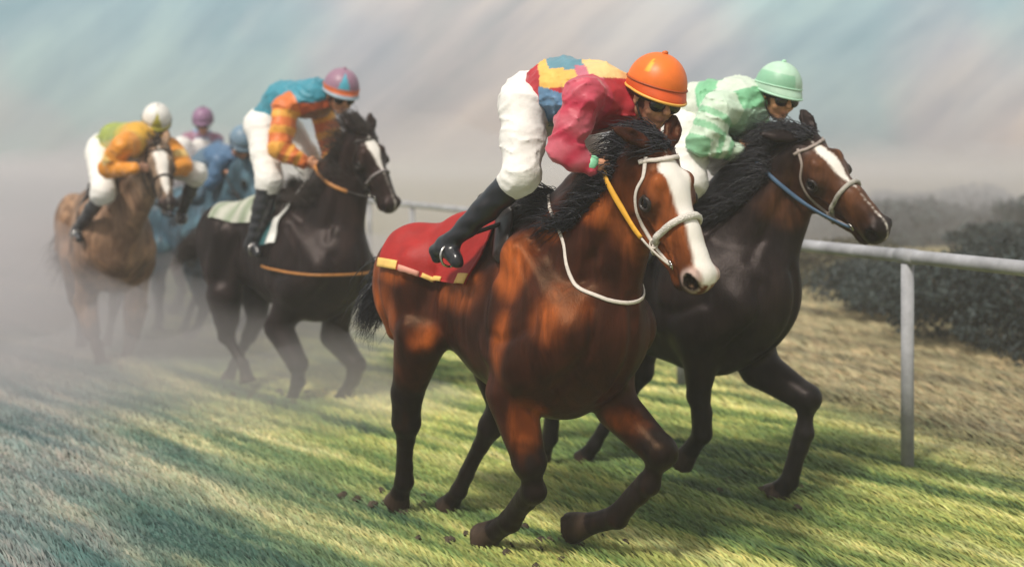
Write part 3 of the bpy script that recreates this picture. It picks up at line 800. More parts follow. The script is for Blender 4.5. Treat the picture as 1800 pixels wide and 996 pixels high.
    rim = np.concatenate([Vh[-1], Vh[-1][:1]]); Vt, Qt = tube(rim, .0065*hs, 6, cap=False); mk('rim_piping', Vt, fixq(Qt), K['rimm'], he)
    rb = Vh[21]; rb = np.concatenate([rb, rb[:1]]); gg = rb-c; Vt, Qt = tube(rb+.002*gg/np.linalg.norm(gg, axis=1)[:, None], .004*hs, 6, cap=False); mk('crease_band', Vt, fixq(Qt), K.get('bandm', K['rimm']), he)
    Vb, Qb = ball(c+u*(ez+.002), .014*hs, 8, (1, 1, .7)); mk('button', Vb, Qb, K['knobm'], he)
    # goggles and chin strap
    go = Field()
    for s in (1, -1): go.ell(hc+hs*(.092*fw+.036*sd*s-.008*u), np.array((.026, .041, .033))*hs, A, .01)
    V, Q = go.mesh(.006); gl = mk('goggles', V, Q, M['goggle'], root)
    pts = [hc+hs*(.105*math.cos(t)*fw+.087*math.sin(t)*sd+.004*u) for t in np.linspace(-2.9, -.75, 12)]
    pts2 = [hc+hs*(.105*math.cos(t)*fw+.087*math.sin(t)*sd+.004*u) for t in np.linspace(.75, 2.9, 12)]
    Vt, Qt = join([tube(pts, .011*hs, 6, np.tile(u, (12, 1)), .9), tube(pts2, .011*hs, 6, np.tile(u, (12, 1)), .9)]); mk('goggle_strap', Vt, Qt, M['dark'], gl)
    cs = [hc+hs*(-.01*fw+.088*s*sd+.0*u) for s in (1,)]+[hc+hs*(.03*fw+.072*sd-.07*u), hc+hs*(.05*fw+.035*sd-.112*u), hc+hs*(.055*fw-.118*u), hc+hs*(.05*fw-.035*sd-.112*u), hc+hs*(.03*fw-.072*sd-.07*u), hc+hs*(-.01*fw-.088*sd)]
    Vt, Qt = tube(spline(cs, 4), .005*hs, 6); mk('chin_strap', Vt, fixq(Qt), M['dark'], root)
    K['P'] = P; K['root'] = root
    return root

def rein(K, S, m, hand_s=(1, -1), rad=.0065, sag=.05, m2=None, split=.3):
    """reins run from each bit ring to the hands"""
    rn = None
    for s in hand_s:
        a = S['fld'].snap(S['H'](.775, .10*s, -.238), .012); b = K['P']('hand', s)+vec(0, 0, .0)
        n = 14; t = np.linspace(0, 1, n)[:, None]; Pp = a*(1-t)+b*t+vec(0, 0, -1)*sag*np.sin(t*np.pi)+S['frame'].r*s*.02*np.sin(t*np.pi)
        e = S['fld'].eval(Pp); G = S['fld'].grad(Pp)
        for _ in range(3):
            e = S['fld'].eval(Pp); Pp = Pp+S['fld'].grad(Pp)*np.clip(.010-e, 0, .08)[:, None]
            Pp[2:-2] = (Pp[1:-3]+Pp[2:-2]*2+Pp[3:-1])/4
        G = S['fld'].grad(Pp)
        if m2 is None:
            V, Q = tube(Pp, rad, 8, G, .6, sub=3); mk('rein', V, fixq(Q), m, S['root'])
        else:
            c = int(n*split); V, Q = tube(Pp[:c+1], rad*.85, 8, G[:c+1], .6, sub=3); o = mk('rein', V, fixq(Q), m, S['root'])
            V, Q = tube(Pp[c:], rad*1.7, 8, G[c:], .45, sub=3); mk('rein_grip', V, fixq(Q), m2, o)


# ------------------------------------------------------------------ turf
RD = vec(-.316, .949, 0); RD /= np.linalg.norm(RD); RN = vec(RD[1], -RD[0], 0)     # along the course, and across it
def turf_nodes(nt, blade=False):
    g = N(nt, 'ShaderNodeNewGeometry') if not blade else None
    tcx = N(nt, 'ShaderNodeTexCoord'); pos = tcx.outputs['Object']
    def dot(v, off=0.0):
        n = N(nt, 'ShaderNodeVectorMath', operation='DOT_PRODUCT'); n.inputs[1].default_value = tuple(v); nt.links.new(pos, n.inputs[0])
        a = N(nt, 'ShaderNodeMath', operation='ADD'); a.inputs[1].default_value = off; nt.links.new(n.outputs['Value'], a.inputs[0]); return a.outputs[0]
    u = dot(vec(-.66, .751, 0)); v_ = dot(vec(.751, .66, 0)); s = dot(RN, -float(vec(2.317, 7.5, 0) @ RN))
    cv = N(nt, 'ShaderNodeCombineXYZ'); nt.links.new(u, cv.inputs[0]); nt.links.new(v_, cv.inputs[1])
    def nz(sx, sy, det=4.0, loc=0.0, dist=0.0):
        mp = N(nt, 'ShaderNodeMapping'); mp.inputs['Scale'].default_value = (sx, sy, 1); mp.inputs['Location'].default_value = (loc, loc, loc)
        nt.links.new(cv.outputs[0], mp.inputs[0])
        n = N(nt, 'ShaderNodeTexNoise', i_Scale=1.0, i_Detail=det, i_Roughness=.6, i_Distortion=dist); nt.links.new(mp.outputs[0], n.inputs['Vector']); return n.outputs[0]
    streak = nz(.30, 2.6, 4.0); streak2 = nz(.8, 9.0, 4.0, 5.0); patch = nz(.5, .9, 3.0, 9.0)
    green = ramp(nt, streak, [(.36, (.035, .075, .03)), (.45, (.12, .18, .05)), (.53, (.28, .31, .09)), (.64, (.50, .49, .21))])
    track = ramp(nt, streak, [(.38, (.05, .105, .105)), (.47, (.13, .17, .17)), (.56, (.20, .215, .20)), (.66, (.31, .31, .26))])
    tan = ramp(nt, streak, [(.36, (.15, .13, .08)), (.5, (.26, .225, .13)), (.66, (.38, .33, .20))])
    def step(x, a, b, nzz=None, amp=.0):
        m = N(nt, 'ShaderNodeMapRange', interpolation_type='SMOOTHSTEP'); m.inputs[1].default_value = a; m.inputs[2].default_value = b
        if nzz is not None:
            ma = N(nt, 'ShaderNodeMath', operation='MULTIPLY_ADD'); nt.links.new(nzz, ma.inputs[0]); ma.inputs[1].default_value = amp; nt.links.new(x, ma.inputs[2]); x = ma.outputs[0]
        nt.links.new(x, m.inputs[0]); return m.outputs[0]
    c = mixc(nt, step(s, -4.3, -2.0, patch, 1.2), track.outputs[0], green.outputs[0])
    c = mixc(nt, step(s, .35, 1.7, patch, .9), c, tan.outputs[0])
    f2 = ramp(nt, streak2, [(.33, (.62, .68, .7)), (.66, (1.3, 1.25, 1.15))])
    c = mixc(nt, 1.0, c, f2.outputs[0], 'MULTIPLY')
    return c

gm = bpy.data.materials.new('turf'); gm.use_nodes = True; nt = gm.node_tree; b = nt.nodes['Principled BSDF']; b.inputs['Roughness'].default_value = .95; b.inputs['Specular IOR Level'].default_value = .1
c = turf_nodes(nt); nt.links.new(c, b.inputs['Base Color'])
n = N(nt, 'ShaderNodeTexNoise', i_Scale=30.0, i_Detail=5.0); bp = N(nt, 'ShaderNodeBump', i_Strength=.8, i_Distance=.02)
tco = N(nt, 'ShaderNodeTexCoord'); nt.links.new(tco.outputs['Object'], n.inputs['Vector']); nt.links.new(n.outputs[0], bp.inputs['Height']); nt.links.new(bp.outputs[0], b.inputs['Normal'])
bm_ = bpy.data.materials.new('grass_blade'); bm_.use_nodes = True; nt = bm_.node_tree; b = nt.nodes['Principled BSDF']; b.inputs['Roughness'].default_value = .6; b.inputs['Specular IOR Level'].default_value = .25
c = turf_nodes(nt, True); a = N(nt, 'ShaderNodeVertexColor', layer_name='tone'); nt.links.new(mixc(nt, 1.0, c, a.outputs[0], 'MULTIPLY'), b.inputs['Base Color'])

g = np.concatenate([-np.geomspace(600, 12, 18), np.linspace(-10, 10, 41), np.geomspace(12, 600, 18)])
gx, gy = np.meshgrid(g, g+8, indexing='ij')
def gz(x, y): return .02*(noise(np.stack([x, y, x*0], -1), .9, 31)-.5)+.0
gzv = gz(gx, gy)
V = np.stack([gx, gy, gzv], -1).reshape(-1, 3); m = len(g); i = np.arange(m-1)[:, None]*m; j = np.arange(m-1)[None]
tag(mk('turf_ground', V, np.stack([i+j, i+m+j, i+m+j+1, i+j+1], -1).reshape(-1, 4), gm), kind='structure')

def grass(n, ymax, ymin, smin_, smax_, hgt, name, label, wid=.004, power=1.6):
    t = rng.random(n)**power; y = ymin+(ymax-ymin)*t
    s = smin_+(smax_-smin_)*rng.random(n); x = 2.317-.3333*(y-7.5)+s
    keep = np.abs(x) < y*.52+.6; x, y = x[keep], y[keep]; n = len(x)
    P = np.stack([x, y, gz(x, y)-.004], 1)
    cl = noise(P*np.array([1, 1, 1]), 3.0, 41)
    h = hgt*(.45+.8*rng.random(n))*(.6+.8*cl)*(1+.04*y); a = rng.random(n)*2*np.pi; w = wid*(1+.10*y+.012*y*y*(y > 0))
    side = np.stack([np.cos(a), np.sin(a), 0*a], 1)*w[:, None]
    lean = rng.normal(0, .45, (n, 3)); lean[:, 2] = 0; lean *= .6; lean += vec(-.66, .751, 0)*(1.5+.8*rng.random(n))[:, None]; lean = lean*h[:, None]
    up = np.stack([0*h, 0*h, h], 1)
    V = np.stack([P-side, P+side, P+lean*.35+up*.6+side*.7, P+lean*.35+up*.6-side*.7, P+lean+up*.95], 1)
    k = np.arange(n)[:, None]*5
    Q = np.concatenate([np.concatenate([k, k+1, k+2, k+3], 1)]); T3 = np.concatenate([k+3, k+2, k+4], 1)
    tris = np.concatenate([Q[:, [0, 1, 2]], Q[:, [0, 2, 3]], T3])
    tn = (1.1+.4*rng.random(n))[:, None, None]*np.array([1, 1, 1])*np.ones((n, 5, 1)); tn[:, :, 0] *= (.9+.25*rng.random(n))[:, None]
    return tag(mk(name, V.reshape(-1, 3), tris, bm_, None, tn.reshape(-1, 3), False), label, 'grass', kind='stuff')
grass(GN, 26, 4.6, -10, 1.2, .026, 'grass', 'short green and dusty racecourse turf under the horses', .004, 2.1)
grass(GN//4, 20, 6.0, .9, 6.5, .05, 'dry_grass', 'straw coloured rough grass beyond the white rail', .005, 1.0)
# divots and clods thrown up by the hooves
def clods(n):
    Vs, Qs = [], []
    for k in range(n):
        px_, d = random.choice([(700, 6.7), (850, 6.1), (1010, 5.9), (1370, 6.9), (1200, 7.0), (520, 9.7), (430, 9.9), (200, 11.4)])
        c = at(px_+random.gauss(0, 50), 0, d+random.gauss(0, .2)); c[2] = .012
        V, Q = ball(c, random.uniform(.01, .028), 5, (1, 1.2, .7)); V = V+rng.normal(0, .003, V.shape); Vs.append(V); Qs.append(Q)
    return join(list(zip(Vs, Qs)))
V, Q = clods(70); tag(mk('turf_clods', V, Q, mat('soil', (.06, .045, .03), .95, .4, 20), None, None, False), 'small clods of soil torn up by the hooves', 'soil', kind='stuff')

# ------------------------------------------------------------------ running rail
white = mat('weathered_white', (.34, .345, .37), .7, .35, 5, .4, 30)
rr0 = empty('running_rail', (2.317, 7.5, 0)); tag(rr0, 'white running rail on upright posts beside the turf course', 'rail')
def rl(t): return vec(2.317, 7.5, 0)+RD*t
P = np.array([rl(t)+vec(0, 0, 1.235) for t in np.linspace(-9, 75, 60)]); V, Q = tube(P, .043, 14, np.tile([0, 0, 1.], (60, 1)), .95); mk('top_rail', V, fixq(Q), white, rr0)
for k in range(-3, 24):
    b = rl(k*3.0)
    pts = [b+vec(0, 0, -.05), b+vec(0, 0, .6), b+vec(0, 0, 1.19)]
    V, Q = tube(pts, [.038, .037, .037], 14); mk('post', V, fixq(Q), white, rr0)
    V, Q = tube([b+RD*-.08+vec(0, 0, 1.235), b+RD*.08+vec(0, 0, 1.235)], .0465, 14); mk('rail_clamp', V, fixq(Q), white, rr0)
    #V, Q = tube([b+RN*.012+vec(0, 0, .70), b+RD*.75+RN*.012+vec(0, 0, 1.16)], .005, 8); mk('brace', V, fixq(Q), white, rr0)

# ------------------------------------------------------------------ bushes and far wood
def leaf_mat(name, a, b_, rough=.6):
    m = bpy.data.materials.new(name); m.use_nodes = True; nt = m.node_tree; b = nt.nodes['Principled BSDF']; b.inputs['Roughness'].default_value = rough; b.inputs['Specular IOR Level'].default_value = .25
    t = N(nt, 'ShaderNodeTexCoord'); n = N(nt, 'ShaderNodeTexNoise', i_Scale=2.2, i_Detail=4.0); nt.links.new(t.outputs['Object'], n.inputs['Vector'])
    r = ramp(nt, n.outputs[0], [(.35, a), (.65, b_)]); v = N(nt, 'ShaderNodeVertexColor', layer_name='tone')
    nt.links.new(mixc(nt, 1.0, r.outputs[0], v.outputs[0], 'MULTIPLY'), b.inputs['Base Color']); return m
LM = {'dark': leaf_mat('dark_leaves', (.020, .028, .030), (.042, .058, .055)), 'olive': leaf_mat('olive_leaves', (.05, .05, .028), (.12, .105, .06)),
      'mauve': leaf_mat('russet_leaves', (.09, .06, .05), (.16, .12, .10))}
stem = mat('bark', (.06, .045, .035), .9, .3)
def leaves(n, c, rad, leaf, lumps=9):
    L = rng.normal(0, 1, (lumps, 3)); L /= np.linalg.norm(L, axis=1)[:, None]; L *= (.25+.45*rng.random(lumps))[:, None]; L[:, 2] = L[:, 2]*1.2-.2
    k = rng.integers(0, lumps, n); D = rng.normal(0, 1, (n, 3)); D /= np.linalg.norm(D, axis=1)[:, None]
    P = (L[k]+D*(.30+.16*rng.random(n))[:, None]*(.75+.5*rng.random(lumps))[k][:, None])*np.array(rad)+np.array(c)
    P[:, 2] = np.maximum(P[:, 2], .03)
    a = rng.normal(0, 1, (n, 3)); a /= np.linalg.norm(a, axis=1)[:, None]; b_ = np.cross(a, rng.normal(0, 1, (n, 3))); b_ /= np.linalg.norm(b_, axis=1)[:, None]
    s = leaf*(.6+.8*rng.random(n))[:, None]
    V = np.stack([P-a*s, P+b_*s*.45, P+a*s, P-b_*s*.45], 1).reshape(-1, 3)
    return V, np.arange(4*n).reshape(n, 4), np.repeat((.8+.4*rng.random(n)), 4)[:, None]*np.ones(3)
def bush(px, d, w, h, kind, label, n=9000, leaf=.034, cat='bush', group='bushes beyond the running rail', name='bush'):
    b = at(px, HZ, d); b[2] = 0; r = empty(name, Vector(b)); tag(r, label, cat, group)
    V, Q, c = leaves(n, b+vec(0, 0, h*.45), (w*.62, w*.5, h*.50), leaf); mk('foliage', V, Q, LM[kind], r, c, False)
    st_ = []
    for k in range(7):
        e = b+vec(random.uniform(-.3, .3)*w, random.uniform(-.25, .25)*w, h*random.uniform(.5, .8)); st_.append(tube([b+vec(0, 0, -.02), b*.5+e*.5+vec(0, 0, .05), e], [.03, .02, .006], 6))
    V, Q = join(st_); mk('stem', V, Q, stem, r)
bush(1700, 12.6, 2.4, 1.2, 'dark', 'dark rounded bush beyond the rail, right of the near post')
bush(1850, 11.6, 2.0, 1.3, 'dark', 'dark tall bush beyond the rail, cut off at the right edge')
bush(1600, 15.0, 2.2, 1.1, 'dark', 'dark low bush beyond the rail, behind the near post')
bush(1490, 18.5, 2.6, .95, 'olive', 'olive brown bush beyond the rail, under the muzzle of the dark bay horse')
bush(1760, 19.5, 3.4, 1.35, 'dark', 'broadest bush beyond the rail, set back behind the two dark bushes at the right', 7000, .06)
Vs = []
for k in range(46):
    px_ = 1480+random.random()*900; d = random.uniform(30, 52); b = at(px_, HZ, d); hh = random.uniform(.9, 1.2); Vs.append(leaves(1500, vec(b[0], b[1], hh*.5), (2.6, 2, hh*.6), .13))
o = 0; VV, QQ, CC = [], [], []
for V, Q, c in Vs: VV.append(V); QQ.append(Q+o); CC.append(c); o += len(V)
tag(mk('far_wood', np.concatenate(VV), np.concatenate(QQ), LM['dark'], None, np.concatenate(CC), False), 'misty blue far-off line of low trees', 'trees', kind='stuff')

# ------------------------------------------------------------------ the horses
def leg_local(frm, legs): return {k: [((frm.loc(p)), r) for p, r in v] for k, v in legs.items()}
def from_local(fr, LL, z=0): return {k: [(fr.L(p[0], p[1], p[2]+z), r) for p, r in v] for k, v in LL.items()}

A1 = Frame(970, 5.75, 48); J = A1.J
legs1 = {
 'hr': [(J(742, 585, .2), .135), (J(716, 690, .16), .078), (J(714, 742, .13), .070), (J(711, 845, .06), .050), (J(697, 885, .04), .058)],
 'hl': [(J(880, 660, -.2), .13), (J(884, 715, -.18), .075), (J(862, 750, -.17), .060), (J(806, 862, -.16), .043), (J(785, 893, -.16), .055)],
 'fr': [(J(898, 690, .22), .112), (J(931, 812, .18), .072), (J(938, 862, .15), .055), (J(897, 915, .11), .052), (J(848, 946, .1), .062)],
 'fl': [(J(1085, 715, -.2), .10), (J(1160, 795, -.2), .074), (J(1140, 850, -.19), .050), (J(1085, 908, -.17), .054), (J(1003, 928, -.15), .060)]}
H1 = dict(name='horse', frame=A1, res=.0112, fs=.90, ws=.90, bulk=.93, cr=-.065, hctight=True, legs=legs1,
    trunk=[(-.93, 1.18, .25), (-.6, 1.15, .30), (-.25, 1.07, .37), (.05, 1.03, .41), (.20, 1.06, .34)], neck=(.28, .23, .19, .165), poll=J(1158, 238, 0), muz=J(1266, 488, -.0),
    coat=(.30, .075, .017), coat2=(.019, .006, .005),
    lit_spots=[(A1.L(-.88, .27, 1.02), (.16, .16, .20)), (A1.L(-.80, .28, 1.28), (.22, .22, .10)), (A1.L(-.35, .32, 1.22), (.20, .20, .16)), (A1.L(.0, .28, 1.32), (.14, .14, .16)), (A1.L(.27, .22, 1.10), (.13, .13, .15)),
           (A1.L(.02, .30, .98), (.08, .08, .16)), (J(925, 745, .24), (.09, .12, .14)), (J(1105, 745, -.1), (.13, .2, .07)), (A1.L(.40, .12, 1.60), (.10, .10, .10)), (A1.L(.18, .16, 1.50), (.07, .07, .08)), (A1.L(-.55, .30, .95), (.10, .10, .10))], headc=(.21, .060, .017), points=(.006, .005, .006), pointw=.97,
    muzzlec=(.05, .02, .015), muzw=.5, snip=True, ears=((-.45, .9, .05), (-.85, -.45, .15)), cs=1.17, nostril=1.6, roll=9,
    blaze=[(.14, .0, .0), (.17, .05, .0), (.25, .088, .0), (.38, .07, -.005), (.5, .048, 0), (.65, .05, 0), (.8, .055, 0), (.93, .055, 0), (.985, .045, 0), (1.0, .0, 0)],
    label='bright chestnut bay horse with wide white blaze and red saddle cloth, nearest of the field', nmane=3200,
    maned=(-.95, .12, .12), manel=.16, fored=(-.75, .55, .12), taild=(-.55, .55, -.6), taill=.27)
A2 = Frame(1238, 6.9, 40); J = A2.J
LL = leg_local(A1, legs1)
legs2 = from_local(A2, LL)
legs2['fr'] = [(J(1232, 620, .2), .10), (J(1228, 695, .17), .060), (J(1234, 725, .15), .052), (J(1234, 762, .13), .055), (J(1196, 815, .1), .058)]
legs2['fl'] = [(J(1335, 645, -.2), .11), (J(1418, 700, -.2), .075), (J(1414, 760, -.19), .05), (J(1388, 845, -.17), .05), (J(1358, 872, -.15), .062)]
H2 = dict(name='horse', frame=A2, fs=.95, ws=.95, res=.0145, legs=legs2, cs=1.12, nostril=1.4, roll=26, poll=J(1408, 226, 0), muz=J(1572, 392, 0), cmat='coat_dark', hctight=True, coat=(.013, .009, .009), coat2=(.008, .007, .008), patch=.7,
    headc=(.105, .042, .018), points=(.010, .009, .010), muzzlec=(.014, .012, .013), muzw=.95, ears=((-.62, .75, -.12), (-.92, -.15, .2)),
    blaze=[(.16, .0, .0), (.22, .045, .0), (.35, .045, .0), (.48, .026, 0), (.58, .008, 0), (.62, .0, 0)],
    label='near black horse with brown head and white blaze beside the rail, second of the field', nmane=2800, maned=(-.95, .2, .02), manel=.24, bulk=1.0, fored=(-.9, .2, .2),
    trunk=[(-.93, 1.22, .27), (-.6, 1.15, .30), (-.25, 1.08, .36), (.05, 1.06, .40), (.22, 1.10, .34)])
A3 = Frame(548, 9.75, 41); J = A3.J
legs3 = from_local(A3, LL)
legs3['hr'] = [(J(395, 520, .2), .15), (J(398, 560, .18), .10), (J(398, 590, .16), .066), (J(428, 640, .14), .045), (J(436, 672, .13), .058)]
legs3['hl'] = [(J(450, 520, -.15), .13), (J(452, 560, -.12), .08), (J(438, 590, -.1), .06), (J(412, 640, -.1), .045), (J(400, 668, -.1), .055)]
legs3['fr'] = [(J(490, 575, .2), .11), (J(524, 640, .18), .076), (J(524, 670, .16), .056), (J(514, 700, .13), .050), (J(507, 722, .12), .062)]
legs3['fl'] = [(J(588, 590, -.2), .11), (J(626, 640, -.2), .072), (J(620, 668, -.18), .052), (J(604, 693, -.16), .05), (J(588, 712, -.15), .060)]
H3 = dict(name='horse', frame=A3, res=.0165, legs=legs3, poll=J(640, 222, 0), cs=1.15, muz=J(702, 358, -.05), cmat='coat_dark', coat=(.013, .008, .008), coat2=(.010, .007, .007), patch=.6,
    headc=(.022, .012, .010), points=(.012, .009, .010), muzzlec=(.03, .02, .02), muzw=.7, roll=14, ears=((-.85, .35, -.1), (-.9, -.15, .2)), dz=-.05,
    blaze=[(.14, .0, .0), (.2, .05, .0), (.28, .055, .0), (.4, .03, 0), (.55, .010, 0), (.6, .0, 0)], hair='hair_brown',
    label='dark brown horse with narrow white star, ridden by the blue and orange jockey', nmane=1800, maned=(-.6, .35, .75), manel=.20, fored=(-.6, .3, .6), taild=(-.7, .5, -.05), taill=.3)
A4 = Frame(196, 11.6, 60); J = A4.J
legs4 = from_local(A4, LL)
legs4['fr'] = [(J(150, 530, .2), .11), (J(162, 585, .17), .07), (J(170, 605, .15), .05), (J(176, 628, .13), .048), (J(176, 645, .12), .06)]
legs4['fl'] = [(J(238, 540, -.2), .11), (J(232, 590, -.2), .07), (J(226, 612, -.18), .05), (J(218, 634, -.16), .048), (J(214, 650, -.15), .06)]
H4 = dict(name='horse', frame=A4, res=.018, low=True, legs=legs4, cs=1.22, poll=at(276, 246, 10.75), muz=at(298, 352, 10.45), side=nrm(vec(-.9, -.35, 0)),
    coat=(.25, .16, .105), coat2=(.17, .10, .065), patch=.5, headc=(.22, .17, .13), points=(.07, .05, .045), muzzlec=(.05, .04, .045), muzw=.95, ears=((-.8, .3, .3), (-.8, -.3, .3)),
    blaze=[(.14, .0, .0), (.2, .075, .0), (.35, .07, .0), (.6, .045, 0), (.78, .035, 0), (.84, .0, 0)], hair='hair_brown',
    label='pale brown horse with grey face and white blaze at the left of the field', nmane=300, maned=(-.6, .2, .3), manel=.12, fored=(-.3, .2, .1), taild=(-.8, .3, -.6))
A5 = Frame(340, 15.2, 52)
def generic(name, fr, **kw):
    LLg = from_local(fr, LL)
    pl, mz = (fr.L(*A1.loc(H1[k])) for k in ('poll', 'muz'))
    d = dict(name=name, frame=fr, res=.022, low=True, legs=LLg, poll=pl, muz=mz, ears=((-.8, .3, .3), (-.8, -.3, .3)), nmane=500); d.update(kw); return d
H5 = generic('horse', A5, coat=(.16, .06, .04), coat2=(.1, .04, .03), label='russet horse half hidden in the haze under the striped jockey', hair='hair_brown')
A6 = Frame(378, 12.9, 46)
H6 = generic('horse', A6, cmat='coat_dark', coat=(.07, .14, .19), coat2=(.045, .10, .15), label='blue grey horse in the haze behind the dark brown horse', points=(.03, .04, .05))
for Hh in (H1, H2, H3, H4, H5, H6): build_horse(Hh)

# ------------------------------------------------------------------ tack
bridle(H1, M['strap_white'], M['fleece'], .0155, .0085)
bridle(H2, mat('grey_leather', (.30, .25, .22), .45, .2, 50), mat('grey_fleece', (.36, .34, .30), .7, .15, 50, .8, 120), .012, .0075)
bridle(H3, M['dark'], mat('grey_strap', (.25, .22, .22), .4, .2, 50), .009, .0065)
bridle(H4, M['dark'], M['dark'], .010, .0065)
for Hh in (H1, H2, H3, H4, H5, H6): saddle(Hh)
# red saddle cloth with its yellow edge
def cloth(S, f0, f1, a0, a1, fn, edge=None, off=.014, trim=None, name='saddle_cloth'):
    V, Q, P, G, U, Vv = drape(S, f0, f1, a0, a1, off, edge=edge)
    c = fn(U.ravel(), Vv.ravel()); o = mk(name, V, Q, M['cloth'], S['root'], np.concatenate([c, c]))
    if trim:
        for sl, cc in trim:
            k0, k1, j0, j1 = sl
            PP = P[k0:k1, j0:j1]+G[k0:k1, j0:j1]*.007; a, b = PP.shape[:2]
            i = np.arange(a-1)[:, None]*b; jj = np.arange(b-1)[None]; q = np.stack([i+jj, i+jj+1, i+b+jj+1, i+b+jj], -1).reshape(-1, 4)
            P2 = PP-G[k0:k1, j0:j1]*.006; n_ = a*b
            ring = list(range(b)) + [r*b+b-1 for r in range(1, a)] + [(a-1)*b+c_ for c_ in range(b-2, -1, -1)] + [r*b for r in range(a-2, 0, -1)]
            ring = np.array(ring); r2 = np.roll(ring, -1)
            mk('edge_binding', np.concatenate([PP.reshape(-1, 3), P2.reshape(-1, 3)]), np.concatenate([q, q[:, ::-1]+n_, np.stack([r2, ring, ring+n_, r2+n_], 1)]), M['cloth'], o, np.tile(cc, (2*n_, 1)))
    return o
YEL = (.78, .50, .14); PNK = (.66, .30, .22)
cloth(H1, -.93, -.18, R(62), R(66), lambda u, v: np.stack([.34+.0*u, .010+0*u, .008+0*u], 1), edge=lambda U, V: .05*np.abs(V)*(1-U)-.10*np.abs(V)*U,
      trim=[((0, 12, 56, 60), YEL), ((12, 20, 57, 60), PNK), ((20, 30, 57, 60), YEL), ((37, 44, 55, 60), YEL), ((0, 44, 0, 3), YEL)])
def c3(u, v):
    w = (np.sin(u*24+np.abs(v)*3)*.5+.5)[:, None]; return np.array((.50, .50, .43))*w+np.array((.24, .29, .20))*(1-w)
cloth(H3, -.95, -.40, R(44), R(36), c3, edge=lambda U, V: .05*np.abs(V))
cloth(H3, -.34, -.02, R(70), R(66), lambda u, v: np.where((u > .6)[:, None], (.72, .72, .68), (.03, .11, .12))*np.ones((len(u), 3)), off=.02, name='saddle_pad')
cloth(H2, -.7, -.1, R(50), R(50), lambda u, v: np.tile((.5, .52, .5), (len(u), 1)))
#cloth(H4, -.7, -.1, R(60), R(60), lambda u, v: np.tile((.20, .06, .03), (len(u), 1)))
J = A1.J
strap(H1, H1['root'], 'neck_strap', [J(965, 345, .05), J(972, 375, .16), J(978, 420, .2), J(992, 465, .2), J(1015, 505, .17), J(1050, 528, .1), J(1095, 530, .0), J(1110, 500, -.1), J(1105, 440, -.15)], .0085, M['strap_white'], .003)
#strap(H1, H1['root'], 'girth', [A1.L(-.12, .1, 1.55), A1.L(-.1, .3, 1.4), A1.L(-.06, .36, 1.1), A1.L(-.04, .3, .8), A1.L(-.04, 0, .66), A1.L(-.04, -.3, .8), A1.L(-.06, -.36, 1.1)], .03, M['dark'], .003, flat=.15)
def around(S, f, z, a0, a1, n=22, sag=.04, off=.008):
    """points on the skin found by marching outward from inside the chest"""
    fr = S['frame']; out_ = []
    for k in range(n):
        t = k/(n-1); a = a0+(a1-a0)*t; c = fr.L(f, 0, z-sag*math.sin(t*math.pi)); d = fr.h*math.cos(a)+fr.r*math.sin(a)
        q = .05
        while S['fld'].eval(c+d*q) < off and q < .9: q += .01
        out_.append(c+d*q)
    return np.array(out_)
Pb = around(H3, .05, 1.02, R(125), R(-80)); V, Q = tube(Pb, .009, 8, H3['fld'].grad(Pb), .6); mk('breast_strap', V, fixq(Q), M['orange_leather'], H3['root'])

# ------------------------------------------------------------------ the jockeys
def seg(V, a, b):
    ba = b-a; t = np.clip(((V-a) @ ba)/(ba @ ba), 0, 1); return np.linalg.norm(V-a-t[:, None]*ba, axis=1), t
def split(V, P, che, pel):
    """sleeve mask, side, position along the sleeve; t and height on the trunk"""
    best = np.full(len(V), 9.); ts = np.zeros(len(V)); sd = np.ones(len(V))
    for s in (1, -1):
        sh, el, wr = P('shoulder', s), P('elbow', s), P('wrist', s)
        d1, t1 = seg(V, sh, el); d2, t2 = seg(V, el, wr); d = np.minimum(d1, d2); t = np.where(d1 < d2, t1*.5, .5+t2*.5)
        m = d < best; best[m] = d[m]; ts[m] = t[m]; sd[m] = s
    dt, tt = seg(V, pel, che); ax = che-pel; t = ((V-pel) @ ax)/(ax @ ax); foot = pel+np.clip(t, 0, 1.2)[:, None]*ax
    up = nrm(vec(0, 0, 1)-nrm(ax)*nrm(ax)[2]); hh = (V-foot) @ up
    lat = (V-foot) @ nrm(np.cross(ax, up))
    return (best+.005 < dt-.045) | ((best < .09) & (ts > .12)), ts, t, hh, lat
def put(col, m, c): col[m] = c
def pat1(V, P, fr, che, pel):
    sl, ts, t, hh, lat = split(V, P, che, pel); w = (noise(V, 14, 2)-.5)*.05; t = t+w-.42*np.clip(np.abs(lat)/.13, 0, 1.1)
    col = np.tile((.44, .022, .035), (len(V), 1)).astype(float)
    put(col, (t > .02) & (t < .56) & (hh > .045), (.82, .48, .11))
    put(col, (t > .0) & (t < .40) & (hh <= .06-.12*np.maximum(t, 0)) & (hh > -.12), (.11, .22, .36))
    put(col, (t > .18+.2*(hh < .135)) & (t < .82-.15*(hh < .135)) & (hh > .122), (.12, .27, .34))
    put(col, (t > .56) & (t < .98) & (hh > -.02) & (hh < .14), (.56, .15, .21))
    put(col, (t > .74) & (hh > .075), (.82, .56, .23))
    put(col, (t < .75) & (hh < -.12), (.16, .12, .28))
    put(col, (t > .95) & (hh < -.06), (.36, .012, .02))
    v = .5+.5*np.sin(ts*22+noise(V, 6, 9)*5)
    cs = np.array((.48, .022, .06))*(1-v[:, None]*.40)+np.array((.66, .22, .27))*v[:, None]*.40  # pink highlights painted in bands over the crimson sleeves
    return np.where(sl[:, None], cs, col)
def hel(base, f): 
    def g_(th, ph):
        c = np.tile(base, (len(th), 1)).astype(float); f(c, th, ph); return c
    return g_
def h1(c, th, ph):
    m = th > .80; c[m] = (.72, .10, .015)
    m = (np.abs(ph-1.15) < .11*np.clip((th-.30)*6, 0, 1)) & (th > .3) & (th < .62); c[m] = (.85, .42, .03)
